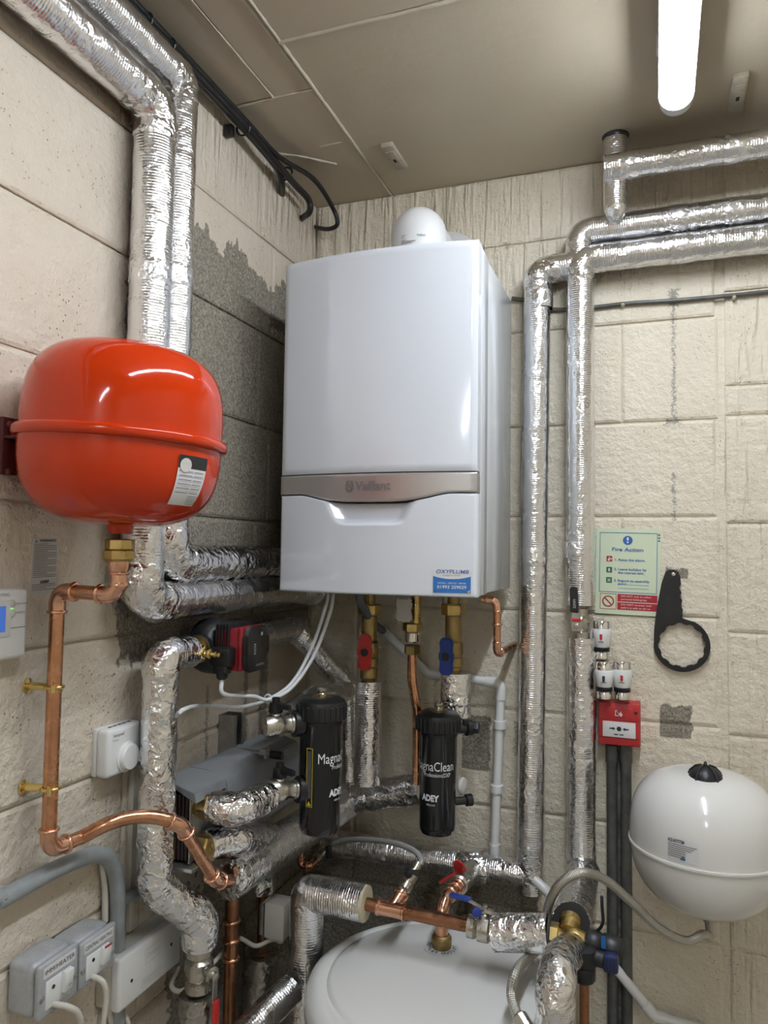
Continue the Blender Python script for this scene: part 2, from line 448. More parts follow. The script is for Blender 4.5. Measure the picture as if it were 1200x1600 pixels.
def bar(name, u0, u1, v0, v1, fn, material, parent, n=6):
    vs = [fn(u0+(u1-u0)*i/n, v) for v in (v0, v1) for i in range(n+1)]
    return link(name, mesh_of(vs, [(i, i+1, n+2+i, n+1+i) for i in range(n)], 0), material, parent)
def patch(name, outline, fn, material, parent, thick=None):
    """thin printed patch with its own small thickness, laid on a surface"""
    vs = [fn(u, v) for u, v in outline]
    me = mesh_of(vs, [tuple(range(len(vs)))], 0)
    return link(name, me, material, parent)
def rect(u0, u1, v0, v1): return [(u0, v0), (u1, v0), (u1, v1), (u0, v1)]
def disc(cx, cy, r, n=24, ry=None): return [(cx+r*math.cos(2*math.pi*k/n), cy+(ry or r)*math.sin(2*math.pi*k/n)) for k in range(n)]
def plane_fn(o, ax, ay):
    o, ax, ay = V(o), V(ax).normalized(), V(ay).normalized()
    return lambda u, v: o + ax*u + ay*v
def dup(root, delta, label=None, group=None):
    """copy of a thing with its parts and sub-parts, moved by delta"""
    r = root.copy(); col.objects.link(r); r.location = root.location + V(delta); WORLD[r.name] = WORLD[root.name] + V(delta)
    if label: r['label'] = label
    if group: r['group'] = group
    for ch in list(root.children):
        c = ch.copy(); col.objects.link(c); c.parent = r; WORLD[c.name] = WORLD[ch.name] + V(delta)
        for g in list(ch.children):
            e = g.copy(); col.objects.link(e); e.parent = c; WORLD[e.name] = WORLD[g.name] + V(delta)
    return r
# ------------------------------------------------------------------ the room
def zr(z): return 1.55+z
# bare block and stains, in wall coordinates
bareL = [(1.10, 1.95, zr(-.215), zr(.69)), (1.28, 1.95, zr(-1.6), zr(-.70)), (.86, 1.0, zr(-1.6), zr(-1.05))]
stL = [(1.393, 1.401, zr(-.52), zr(-.30)), (1.55, 1.565, zr(-.46), zr(-.24)), (1.27, 1.285, zr(-.36), zr(-.20)), (1.62, 1.66, zr(-.50), zr(-.18)), (1.02, 1.06, zr(-.99), zr(-.96)), (1.63, 1.72, zr(.56), zr(.60))]
def bb(x0, x1, y0, y1, g=.0):
    a, b = BW(x0, (y0+y1)/2), BW(x1, (y0+y1)/2); return (a.x+g, b.x-g, BW((x0+x1)/2, y1).z+g, BW((x0+x1)/2, y0).z-g)
bareB = [(-.95, -.755, zr(.30), zr(.70)), (-.75, -.70, zr(.60), zr(.69)), (-.95, -.27, zr(-1.55), zr(-.79)), ]
crispB = [bb(722, 766, 1118, 1203), bb(1031, 1080, 1102, 1153), bb(1040, 1076, 888, 904)]
stB = [bb(1051, 1054, 470, 655), bb(1052, 1054, 740, 815), bb(805, 812, 1130, 1180), bb(1046, 1059, 452, 478), bb(1040, 1062, 655, 663)]
M['wall_left'] = wall_material('painted_block_wall_side', 'y', bareL, stL, (.71, .62, .505), drip_z=2.36)
M['wall_back'] = wall_material('painted_block_wall_rear', 'x', bareB, stB, CREAM, drip_z=2.20, ridge_a=.14, crisp=crispB)
M['wall_plain'] = simple('painted_wall_plain', CREAM, .5, bumps=(45, .4), var=.05)

def struct(name, c, size, m, kind='structure'): return tag(box(name, c, size, m, bev=0), kind=kind)
floor = struct('floor', ((XL+XR)/2, (YF+YB)/2, -.05), (XR-XL+.4, YB-YF+.4, .1), 'floor')
wl = struct('wall_left', (XL-.056, (YF+YB)/2, ZC/2), (.1, YB-YF, ZC), 'wall_left')
wb = struct('wall_back', ((XL+XR)/2, YB+.056, ZC/2), (XR-XL+.2, .1, ZC), 'wall_back')
wr = struct('wall_right', (XR+.05, (YF+YB)/2, ZC/2), (.1, YB-YF, ZC), 'wall_plain')
wf = struct('wall_front', ((XL+XR)/2, YF-.05, ZC/2), (XR-XL+.2, .1, ZC), 'wall_plain')
ce = struct('ceiling', ((XL+XR)/2, (YF+YB)/2, ZC+.056), (XR-XL+.3, YB-YF+.3, .1), 'ceiling')

def block_mesh(w, h, axis, jit=0.0):
    """a block face: chamfered front, 6 mm proud of the mortar"""
    d, e = .006, .0065
    rnd = random.Random(int(w*1000)*7+int(h*1000)+int(jit*1e4))
    def ringv(ins, dep): return [(-w/2+ins, -h/2+ins, dep), (w/2-ins, -h/2+ins, dep), (w/2-ins, h/2-ins, dep), (-w/2+ins, h/2-ins, dep)]
    vs = ringv(0, 0)+ringv(.0008, d*.55)+ringv(e, d); fs = [(8, 9, 10, 11)]
    for a in (0, 4):
        for k in range(4): fs.append((a+k, a+(k+1) % 4, a+4+(k+1) % 4, a+4+k))
    if axis == 'x': vs = [(x, -z, y) for x, y, z in vs]           # faces -y
    else: vs = [(z, x, y) for x, y, z in vs]; fs = fs              # faces +x
    me = bpy.data.meshes.new('block'); me.from_pydata(vs, [], fs)
    bm = bmesh.new(); bm.from_mesh(me); 
    out = V((0, -1, 0)) if axis == 'x' else V((1, 0, 0))
    bm.faces.ensure_lookup_table()
    bm.normal_update()
    if bm.faces[0].normal.dot(out) < 0: bmesh.ops.reverse_faces(bm, faces=bm.faces)
    bm.to_mesh(me); bm.free()
    return me
_bm = {}
def lay_blocks(parent, axis, a0, a1, levels, off, length, seedk, gap=.004, vis=(0.0, 9.0)):
    rnd = random.Random(seedk)
    for i, (z0, z1) in enumerate(zip(levels, levels[1:])):
        s = off[i % len(off)]; k0 = math.floor((a0-s)/length)
        a = s + k0*length
        while a < a1:
            lo, hi = max(a, a0), min(a+length, a1); a += length
            if hi-lo < .03: continue
            w, h = round(hi-lo-.002, 3), round(z1-z0-gap, 3); key = (axis, w, h)
            if key not in _bm:
                _bm[key] = block_mesh(w, h, axis); _bm[key].materials.append(M['wall_back' if axis == 'x' else 'wall_left'])
            o = bpy.data.objects.new('block', _bm[key]); col.objects.link(o)
            proud = rnd.uniform(-.0016, .0012)
            c = V(((lo+hi)/2, YB+.006+proud, (z0+z1)/2)) if axis == 'x' else V((XL-.006-proud, (lo+hi)/2, (z0+z1)/2))
            o.parent = parent; o.location = c - WORLD[parent.name]; WORLD[o.name] = c
levL = [0.0] + [zr(z) for z in (-1.34, -1.105, -.87, -.635, -.395, -.16, .067, .30, .535, .77, .985)]
lay_blocks(wl, 'y', .45, YB, levL, [1.583-.45*2, 1.19-.45*2], .45, 3)
levB = [0.0] + [zr(z) for z in (-1.36, -1.12, -.88, -.64, -.395, -.145, .09, .32, .565, .80, .985)]
lay_blocks(wb, 'x', XL, .136, levB, [-.53, -.32], .45, 4)
levB2 = [0.0] + [zr(z) for z in (-1.36, -1.12, -.885, -.65, -.409, -.176, .075, .326, .396, .62, .80, .985)]
lay_blocks(wb, 'x', .150, 1.0, levB2, [.150, .150+.22], .45, 5)

# ceiling slabs with ridges of paint between them
def slab(x0, x1, y0, y1, dz=0.0):
    o = box('slab', ((x0+x1)/2, (y0+y1)/2, ZC+.004+dz), (x1-x0-.005, y1-y0-.005, .010), 'ceiling', ce, bev=.0015, segs=1)
    return o
XS, YA, YC = -.686, 1.39, 1.234
slab(XS, XR, YC, YB+.012, .0005); slab(XS, XR, -.2, YC, -.0012); slab(XL-.01, XS, YA, YB+.012, -.0008); slab(-.782, XS, .7, YA, .0004); slab(XL-.01, -.782, .7, YA, .001)
slab(XL, XS, YF, .7); slab(XS, XR, YF, -.2)
def ridge(pts, r):
    o = tube('paint_ridge', [V((x, y, ZC-.0005)) for x, y in pts], r, 'ridge', ce, seg=8, rough=.0018, step=.008); return o
ridge([(XS+.004, .9), (XS+.004, YC), (XS-.002, YB)], .0042); ridge([(XS-.010, .9), (XS-.006, YC+.06)], .003)
ridge([(XS, YC), (-.36, YC+.004), (-.2, YC+.002), (.2, YC)], .005); ridge([(XS, YA), (-.78, YA), (-.9, YA+.006)], .003); ridge([(-.782, .8), (-.782, YA)], .0022)
ridge([CE(430, 238)[:2], CE(470, 243)[:2], CE(526, 255)[:2]], .0045); ridge([CE(500, 228)[:2], CE(533, 221)[:2]], .003)
def channel(a, b, label):
    """painted-over metal channel let into the ceiling"""
    a, b = V(a), V(b); d = (b-a); L = d.length; c = (a+b)/2; rot = Matrix.Rotation(math.atan2(d.y, d.x), 3, 'Z')
    t = thing('ceiling_channel', (c.x, c.y, ZC-.012), label, 'bracket', 'painted metal channels in the ceiling')
    box('plate', (c.x, c.y, ZC-.006), (L, .030, .012), 'ceiling_metal', t, bev=.0015, rot=rot)
    cc = c + d*.05
    box('tongue', (cc.x, cc.y, ZC-.013), (L*.72, .022, .004), 'ceiling_metal', t, bev=.001, rot=rot)
    box('slot', (cc.x, cc.y, ZC-.0152), (.014, .007, .001), 'black_matt', t, bev=0, rot=rot)
    for s in (-1, 1):
        e = a if s < 0 else b
    return t
channel(CE(604, 222), CE(628, 258), 'painted metal channel in the ceiling above the white boiler')
channel(CE(1158, 112), CE(1148, 168), 'painted metal channel in the ceiling right of the lit tube')

# ------------------------------------------------------------------ lamp
LX, LY0, LY1, LZ = .040, .05, 1.585, ZC-.060
t = thing('ceiling_tube_light', (LX, 1.0, ZC-.09), 'lit white tube light on the ceiling', 'light')
turned('diffuser', (LX, LY1-.012, LZ), (0, -1, 0), [(.001, -.006), (.017, -.004), (.025, .002), (.0285, .012), (.029, .02), (.029, LY1-LY0-.02)], 'lit', t, 32)
turned('end_cap', (LX, LY1-.002, LZ), (0, -1, 0), [(.012, -.012), (.024, -.009), (.0315, 0), (.033, .010), (.033, .024), (.0306, .024)], 'tube_end', t, 32)
turned('end_cap', (LX, LY0-.004, LZ), (0, 1, 0), [(.012, -.012), (.024, -.009), (.0315, 0), (.033, .010), (.033, .024), (.0306, .024)], 'tube_end', t, 32)
prism('housing', [(-.0335, -.004), (-.0335, .030), (-.026, .036), (.026, .036), (.0335, .030), (.0335, -.004), (.0318, -.004), (.0318, .012), (-.0318, .012), (-.0318, -.004)], V((LX, LY1-.012, LZ)), (1, 0, 0), (0, 0, 1), LY1-LY0-.02, 'tube_end', t)
for yy in (1.46, .95, .3):
    box('mounting_clip', (LX, yy, ZC-.016), (.075, .03, .030), 'tube_end', t, bev=.004)
fill_lamp = dup(t, (.0, -2.65, 0), 'added unseen fill tube light on the ceiling behind the viewpoint')  # unseen second tube, added as fill to brighten the lower room

# ------------------------------------------------------------------ boiler
BX0, BX1, BYF, BYR, BZ0, BZ1 = -.782, -.340, 1.462, 1.850, zr(-.091), zr(.640)
BXC, BHW = (BX0+BX1)/2, (BX1-BX0)/2
def bow(x, off=0.0): return BYF - .022*(1-((x-BXC)/BHW)**2) - off
boiler = thing('wall_boiler', (BXC, 1.66, BZ0), 'white wall-hung boiler with a silver band across its front', 'boiler')
box('casing', (BXC, (1.568+BYR)/2, (BZ0+BZ1)/2), (BX1-BX0-.008, BYR-1.568, BZ1-BZ0-.006), 'boiler_case', boiler, bev=.004)
box('front_frame', (BXC, (1.492+1.564)/2, (BZ0+BZ1)/2), (BX1-BX0-.002, 1.564-1.492, BZ1-BZ0-.002), 'boiler', boiler, bev=.003)
box('panel_gap', (BXC, 1.566, (BZ0+BZ1)/2), (BX1-BX0-.014, .02, BZ1-BZ0-.014), 'boiler_gap', boiler, bev=0)
ZB_T = lambda f: zr(.1525) + .000*f           # top of the silver band
zt = BW(441, 747).z
zbt = at(592, 741, y=BYF).z                     # band top
zbb = at(742, 769, y=BYF).z                     # band bottom at its ends
def band_low(x):
    u = (x-BXC)/BHW; k = max(0.0, 1-(abs(u)/.78)**2); return zbb - .0185*k*k*(3-2*k) if k < 1 else zbb-.0185
def shell(name, zlo, zhi, material, off=0.0, nx=40, nz=6, x0=BX0, x1=BX1, dent=None, depth=.030, bev=.004):
    """bowed front panel with thickness and softened rim"""
    verts, faces = [], []
    for j in range(nz+1):
        for i in range(nx+1):
            u = i/nx; w = j/nz
            x = x0 + (x1-x0)*u; lo, hi = zlo(x), zhi(x); z = lo + (hi-lo)*w
            y = bow(x, off) + (dent(x, z) if dent else 0.0)
            ed = min(x-x0, x1-x, z-lo, hi-z)
            if ed < bev: y += bev*(1-math.sqrt(max(0, 1-(1-ed/bev)**2)))
            verts.append((x, y, z))
    W = nx+1
    for j in range(nz):
        for i in range(nx): faces.append((j*W+i, j*W+i+1, (j+1)*W+i+1, (j+1)*W+i))
    rim = [i for i in range(nx+1)] + [j*W+nx for j in range(1, nz+1)] + [nz*W+i for i in range(nx-1, -1, -1)] + [j*W for j in range(nz-1, 0, -1)]
    n0 = len(verts)
    for i in rim: verts.append((verts[i][0], BYF+depth, verts[i][2]))
    for k in range(len(rim)): k2 = (k+1) % len(rim); faces.append((rim[k2], rim[k], n0+k, n0+k2))
    return link(name, mesh_of(verts, faces, 50), material, boiler)
def nonuni(n, a, b, e):  return None
shell('upper_panel', lambda x: zbt+.0025, lambda x: BZ1, 'boiler', nx=60, nz=60)
def scoop(x, z):
    """finger recess of the lower flap, deepest right below the band"""
    u = (x-BXC+.004)/.118; zt_ = band_low(x); dz = (zt_-z)/.050
    if dz < 0 or dz > 1.05 or abs(u) > 1.0: return 0.0
    a = max(0.0, 1-max(0, abs(u)-.62+.26*dz)/.30) if abs(u) > .62-.26*dz else 1.0
    sm = lambda q: q*q*(3-2*q)
    bq = 1.0 if dz < .72 else max(0.0, 1-(dz-.72)/.28)
    return .017*sm(max(0, min(1, a)))*sm(bq)
shell('lower_flap', lambda x: BZ0, lambda x: band_low(x)-.002, 'boiler', nx=120, nz=110, dent=scoop)
band = shell('silver_band', lambda x: band_low(x), lambda x: zbt, 'silver_band', off=.0012, nx=60, nz=20, bev=.002)
bfn = lambda o, e=.0018: (lambda u, v: V((o.x+u, bow(o.x+u, .0012)-e, o.z+v)))
cb = at(582, 760, y=BYF-.02)
text('lettering', 'Vaillant', .0265, bfn(V((cb.x+.002, 0, cb.z+.0005))), 'band_letter', band, bold=.0006, width=.0785)
def egg(cx, cz, rx, rz, n=32): return [(cx+rx*math.cos(2*math.pi*k/n)*(1-.10*math.sin(2*math.pi*k/n)), cz+rz*math.sin(2*math.pi*k/n)) for k in range(n)]
fe = bfn(V((at(547, 760, y=BYF-.02).x, 0, cb.z)))
def ring_patch(name, outer, inner, fn, material, parent):
    n = len(outer); vs = [fn(*p) for p in outer]+[fn(*p) for p in inner]
    return link(name, mesh_of(vs, [(k, (k+1) % n, n+(k+1) % n, n+k) for k in range(n)], 0), material, parent)
ring_patch('emblem_oval', egg(0, 0, .0092, .0125), egg(0, 0, .0078, .0110), fe, 'band_letter', band)
patch('emblem_hare', [(-.0052, -.0045), (-.004, -.0085), (0, -.0095), (.004, -.0085), (.0052, -.0045), (.0042, -.001), (.0060, .002), (.0058, .006), (.0070, .0115), (.0052, .0135), (.0030, .0085), (.0016, .0040), (0, .0048), (-.0016, .0040), (-.0030, .0085), (-.0052, .0135), (-.0070, .0115), (-.0058, .006), (-.0060, .002), (-.0042, -.001)], fe, 'band_letter', band)
patch('emblem_face', [(-.0026, -.0062), (0, -.0078), (.0026, -.0062), (.0030, -.003), (0, -.0012), (-.0030, -.003)], lambda u, v: fe(u, v)+V((0, -.0003, 0)), 'silver_band', band)
# sticker
so = at(707, 907, y=BYF-.004)
sfn = lambda e: (lambda u, v: V((so.x+u, bow(so.x+u)-e, so.z+v)))
def skin(name, u0, u1, v0, v1, fn, material, parent, nu=10):
    vs = [fn(u0+(u1-u0)*i/nu, v) for v in (v0, v1) for i in range(nu+1)]
    return link(name, mesh_of(vs, [(i, i+1, nu+2+i, nu+1+i) for i in range(nu)], 60), material, parent)
st = skin('sticker', -.0385, .0385, -.026, .026, sfn(.0008), 'paper', boiler)
sl = lambda e: (lambda u, v: V((so.x+u, bow(so.x+u)-.0014-e, so.z+v)))
nb = 14; bu = [-.0375+.075*i/nb for i in range(nb+1)]
link('blue_panel', mesh_of([sfn(.0012)(u, -.025) for u in bu]+[sfn(.0012)(u, .003+.0055*(u/.0375)**2) for u in bu], [(i, i+1, nb+2+i, nb+1+i) for i in range(nb)], 60), 'sticker_blue', st)
sf = sfn(.0017)
text('lettering', 'OXYPLUMB', .0105, lambda u, v: sf(u, v+.0175), 'ink_blue', st, bold=.0001, shear=.25, width=.065)
text('lettering', 'PLUMBING & HEATING', .0034, lambda u, v: sf(u, v+.0100), 'ink_grey', st, width=.036)
text('lettering', 'INSTALL - SERVICE - REPAIR', .0045, lambda u, v: sf(u, v-.0055), 'ink_white', st, width=.056)
text('lettering', '01993 259029', .0092, lambda u, v: sf(u, v-.0135), 'ink_white', st, bold=.0001, width=.058)
patch('green_mark', [(-.036, -.0235), (-.031, -.0235), (-.0335, -.018)], sf, 'ink_green', st)
patch('yellow_mark', [(.0305, -.0235), (.036, -.0235), (.036, -.018)], sf, 'yellow', st)
# flue
fx = at(650, 350, y=1.64).x
ft = at(653, 321, y=1.645).z
flue = thing('flue_elbow', (fx, 1.66, BZ1), 'white domed flue elbow on top of the boiler', 'flue')
fh = ft-BZ1
turned('elbow', (fx, 1.665, BZ1-.01), (0, 0, 1), [(.0665, 0), (.0665, fh-.060)]+[(.0665*math.cos(R(a)), fh-.060+.070*math.sin(R(a))) for a in range(10, 91, 10)], 'flue', flue, 40, 60)
tube('flue_pipe', [(fx+.004, 1.665, ft-.068), (fx+.004, YB, ft-.068)], .058, 'flue', flue, seg=36)
turned('collar', (fx, 1.665, BZ1-.004), (0, 0, 1), [(.067, 0), (.0745, .002), (.0745, .020), (.068, .022)], 'flue', flue, 36)
turned('wall_plate', (fx, YB-.012, ft-.066), (0, 1, 0), [(.064, 0), (.095, .001), (.102, .006), (.102, .016)], 'flue', flue, 40)
for a in (R(35), R(-30), R(100)):
    turned('screw', (fx+.085*math.cos(a), YB-.014, ft-.066+.085*math.sin(a)), (0, -1, 0), [(.004, -.003), (.004, .001), (.002, .002)], 'steel', flue, 10)
ffn = lambda u, v: V((fx+(.0683)*math.sin(u/.0645-.15), 1.665-.0683*math.cos(u/.0645-.15), BZ1+.080+v))
text('lettering', 'Vaillant', .0065, lambda u, v: ffn(u+.034, v+.009), 'ink', flue)
for k, (w_, dv) in enumerate(((.010, .010), (.008, .005), (.012, -.001), (.034, -.005), (.026, -.0085))):
    bar('print_line', -.012, -.012+w_, dv, dv+.0016, ffn, 'ink_grey', flue)
# ------------------------------------------------------------------ runs of pipe
def copper_run(name, pts, r, label, rad, elbows=(), group=None, material='copper', fit='copper_bright', cat='pipe'):
    path, arcs = fillet(pts, rad, 10)
    t = thing(name, pts[0], label, cat, group)
    v, f, uv = sweep(path, r, 16); link('pipe', mesh_of(v, f, 50, uv), material, t)
    for i in elbows:
        a, b = arcs[i]; arc = path[a:b+1]
        d0 = (V(pts[i-1])-arc[0]).normalized(); d1 = (V(pts[i+1])-arc[-1]).normalized()
        e = r*.9
        seq = [arc[0]+d0*e] + arc + [arc[-1]+d1*e]
        v, f, uv = sweep(seq, r*1.13, 18); el = link('elbow', mesh_of(v, f, 50, uv), fit, t)
        ring('bead', seq[0], d0, r*1.12, r*.42, fit, el, 20, r*.17); ring('bead', seq[-1], d1, r*1.12, r*.42, fit, el, 20, r*.17)
    return t
def foil_run(name, pts, r, label, rad=.05, material='foil', rough=.0016, bands=(), group=None, seg=22, cat='pipe', wraps=()):
    path, arcs = fillet(pts, rad, 10)
    t = thing(name, pts[0], label, cat, group)
    v, f, uv = sweep(path, r, seg, rough, .010); link('foil_jacket', mesh_of(v, f, 60, uv), material, t)
    for c, d in bands:
        c, d = V(c), V(d).normalized()
        v, f, uv = sweep([c-d*.022, c+d*.022], r+.0012, seg, .0012, .006, caps=False, taper=lambda f: .955 if f < .02 or f > .98 else 1.0)
        link('tape_band', mesh_of(v, f, 60, uv), 'tape', t)
    for i in wraps:          # crumpled foil over an elbow
        a, b = arcs[i]; arc = path[a:b+1]
        d0 = (V(pts[i-1])-arc[0]).normalized(); d1 = (V(pts[i+1])-arc[-1]).normalized()
        v, f, uv = sweep([arc[0]+d0*.028]+arc+[arc[-1]+d1*.028], r+.0016, seg, .0030, .007, caps=False, taper=lambda f: .93 if f < .02 or f > .98 else 1.0)
        link('elbow_wrap', mesh_of(v, f, 70, uv), 'crumpled', t)
    return t
X1 = XL+.050
# two lagged pipes high on the left wall that turn down behind the red vessel
zA, zB = zr(.815), zr(.905); yA, yB = 1.10, 1.172; zAl, zBl = zr(-.098), zr(-.030)
foil_run('insulated_pipe', [(X1, YF+.03, zA), (X1, yA, zA), (X1, yA, zAl), (X1, 1.72, zAl)], .038,
         'foil-wrapped pipe on left wall, lower of the pair turning down behind red vessel', .045, bands=[((X1, yA, LW(235, 430, .05).z), (0, 0, 1))], group='foil-wrapped pipes', wraps=(1, 2))
foil_run('insulated_pipe', [(X1, YF+.03, zB), (X1, yB, zB), (X1, yB, zr(.335))], .033,
         'foil-wrapped pipe nearest the black cables, upper of the pair under the ceiling', .02, bands=[((X1, yB, LW(272, 435, .05).z), (0, 0, 1))], group='foil-wrapped pipes', wraps=(1,))
foil_run('insulated_pipe', [(X1+.004, yB-.005, zr(.16)), (X1+.004, yB-.005, zBl), (X1+.004, 1.72, zBl)], .0375,
         'foil-wrapped pipe leaving below the red vessel, upper of the two behind boiler corner', .045, group='foil-wrapped pipes', material='crumpled', wraps=(1,))
g_ = LW(272, 548, .05)
o = thing('pipe_end_valve', (X1, yB, zr(.318)), 'small dark valve tip below the lagged pipe above the red vessel', 'valve')
turned('valve_tip', (X1, yB, zr(.335)), (0, 0, -1), [(.012, 0), (.012, .012), (.007, .014), (.007, .024), (.001, .026)], 'brass_dark', o, 14)
box('lever', (X1+.012, yB-.006, zr(.318)), (.03, .008, .005), 'black_plastic', o, bev=.001)

# black cables under the ceiling
cz = ZC-.036
cb_ = [LW(190, 3, .030), LW(260, 75, .030), LW(330, 148, .030), LW(385, 206, .034), LW(432, 262, .036)]
def off(p, dx, dz): return V((p.x+dx, p.y, p.z+dz))
near = [V((XL+.03, YF+.02, cb_[0].z)), V((XL+.03, .0, cb_[0].z)), V((XL+.03, .5, cb_[0].z))]
c1 = [off(p, .000, .000) for p in near+cb_] + [LW(440, 285, .030), LW(441, 303, .004)]
c2 = [off(p, .012, -.004) for p in near+cb_] + [LW(462, 290, .045), LW(482, 312, .05), LW(484, 330, .045), LW(472, 341, .003)]
c3 = [off(p, .010, .013) for p in near+cb_[:-1]] + [LW(436, 245, .06), LW(490, 280, .085), at(520, 325, y=1.80), at(527, 350, y=1.82), at(512, 358, y=1.84), at(488, 354, y=YB-.003)]
tag(cord('power_cable', c1, .0078, 'cable_black', per=6), 'black cable under the ceiling, leftmost end entering the wall', 'cable', 'black cables under the ceiling')
tag(cord('power_cable', c2, .0085, 'cable_black', per=6), 'thick black cable under the ceiling hooking back to the wall mid-bundle', 'cable', 'black cables under the ceiling')
tag(cord('power_cable', c3, .0062, 'cable_black', per=6), 'thin black cable looping furthest right above the boiler corner', 'cable', 'black cables under the ceiling')
for i, (px, py) in enumerate(((226, 38), (262, 77), (380, 205), (447, 275))):
    q = LW(px, py, .036)
    o = tube('cable_tie', [q+V((.017*math.cos(a), 0, .016*math.sin(a)+.006)) for a in [2*math.pi*k/14 for k in range(15)]], .0026, 'cable_black', seg=6)
    tag(o, ('black cable tie on the cables, nearest the photo top edge', 'second black cable tie down the cable bundle', 'black cable tie where the bundle meets its wall clip', 'black cable tie just before the cable ends split')[i], 'cable tie', 'black cable ties')
q = LW(358, 205, .012); tag(box('cable_clip', q, (.022, .016, .026), 'black_plastic', bev=.003), 'black block clip on the wall below the cable bundle', 'clip')

# ------------------------------------------------------------------ red expansion vessel
RX, RY = -.757, .912; RZ = at(188, 690, y=RY).z
vessel = thing('expansion_vessel', (RX, RY, RZ-.15), 'red expansion vessel on the left wall', 'vessel')
def squircle(rm, h, n=14, e=2.6):
    out = []
    for k in range(n+1):
        a = math.pi/2*k/n; out.append((rm*max(0.0, math.cos(a))**(2/e), h*max(0.0, math.sin(a))**(2/e)))
    return out
tilt = Matrix.Rotation(R(3.2), 4, V((0, 1, 0)).normalized()) @ Matrix.Rotation(R(0), 4, 'X')
def tilted(o, c):
    w = WORLD[o.name]; T = Matrix.Translation(-(w)) @ Matrix.Translation(c) @ tilt @ Matrix.Translation(-V(c)) @ Matrix.Translation(w)
    o.data.transform(T); return o
rc = V((RX, RY, RZ)); RR, HU, HD = .1455, .143, .128
up_ = squircle(RR, HU, 22, 3.5)
tilted(turned('upper_shell', rc, (0, 0, 1), [(RR, -.004)] + up_, 'red_tank', vessel, 64, 60), rc)
dn_ = squircle(RR, HD, 22, 3.0)
tilted(turned('lower_shell', rc, (0, 0, -1), [(RR, -.004)] + dn_, 'red_tank', vessel, 64, 60), rc)
tilted(turned('clamp_rim', rc+V((0, 0, -.008)), (0, 0, 1), [(RR-.002, 0), (RR+.006, .001), (RR+.0085, .005), (RR+.0085, .012), (RR+.006, .016), (RR-.002, .017)], 'red_tank', vessel, 64, 60), rc)
box('wall_bracket', (XL+.006, RY-.072, RZ-.012), (.012, .03, .085), 'red_dark', vessel, bev=.002)
box('wall_bracket', (XL+.02, RY-.06, RZ), (.03, .05, .004), 'red_dark', vessel, bev=.001)
for dz in (.028, -.042): turned('bolt', (XL+.012, RY-.076, RZ-.008+dz), (1, 0, 0), [(.005, 0), (.005, .002), (.003, .003)], 'steel', vessel, 10)
tz = at(180, 826, y=RY).z
turned('spigot', (RX, RY, tz+.022), (0, 0, -1), [(.024, 0), (.021, .012), (.018, .024), (.017, .030)], 'red_tank', vessel, 24)
# data plate on the lower shell
lab_c = at(318, 742, y=RY-.08)
la = math.atan2(lab_c.y-RY, lab_c.x-RX)
def vfn(e):
    def f(u, v):
        zz = RZ-.058+v; q = min(1, abs(zz-RZ)/HD); rad_ = RR*(1-q**3.0)**(1/3.0)+.0014+e; a = R(-8)+u/RR
        p = V((RX+rad_*math.cos(a), RY+rad_*math.sin(a), zz))
        return tilt.to_3x3() @ (p-rc) + rc
    return f
def sheet(name, u0, u1, v0, v1, fn, material, parent, nu=8, nv=8):
    vs = [fn(u0+(u1-u0)*i/nu, v0+(v1-v0)*j/nv) for j in range(nv+1) for i in range(nu+1)]; W = nu+1
    fs = [(j*W+i, j*W+i+1, (j+1)*W+i+1, (j+1)*W+i) for j in range(nv) for i in range(nu)]
    return link(name, mesh_of(vs, fs, 60), material, parent)
plate = sheet('data_label', -.029, .027, -.034, .036, vfn(0), 'paper', vessel)
sheet('label_header', -.029, .027, .018, .036, vfn(.0004), 'black_matt', plate, 6, 2)
patch('label_badge', disc(-.017, .022, .010, 20), vfn(.0011), 'paper_grey', plate)
text('lettering', 'ZILMET', .0046, lambda u, v: vfn(.0016)(u-.017, v+.027), 'ink_white', plate)
for k in range(6):
    for s_ in (0, 1):
        w0 = (-.026, .001)[s_]; w1 = (-.002, .025)[s_]
        bar('print_line', w0, w1-.004*((k*3+s_) % 3), .013-.006*k, .0142-.006*k, vfn(.0009), 'ink_grey', plate)
for k in range(5): bar('print_line', .002, .025, -.021-.0028*k, -.0202-.0028*k, vfn(.0009), 'ink_grey', plate)
# brass union, copper drop, clips
un = thing('brass_union', (RX, RY, tz-.06), 'brass union nut below the red vessel', 'fitting')
za = at(178, 842, y=RY).z; zb = at(178, 878, y=RY).z
turned('upper_nut', (RX, RY, za), (0, 0, -1), [(.018, 0), (.0215, .002), (.0215, .015), (.0195, .017)], 'brass', un, 8, 20)
turned('lower_nut', (RX, RY, za-.016), (0, 0, -1), [(.0195, 0), (.0235, .002), (.0235, .014), (.019, .018)], 'brass', un, 8, 20, .2)
RC = .0112; ye = at(178, 930, y=RY).z; xd = XL+.042; yd = .912
zlow = at(100, 1318, x=xd).z
pa = [(RX, RY, zb+.005), (RX, RY, ye), (xd, yd, ye+.004), (xd, yd, zlow),
      LW(112, 1318, .042), LW(165, 1290, .046), LW(215, 1277, .06), at(255, 1279, x=XL+.075), at(282, 1292, x=XL+.085), at(330, 1366, x=XL+.10), at(352, 1378, x=XL+.10), V((-.806, 1.345, at(382, 1360, x=-.806).z))]
pa = [V(p) for p in pa]
cp = thing('copper_pipe', pa[3], 'copper pipe from under red vessel down left wall and across', 'pipe')
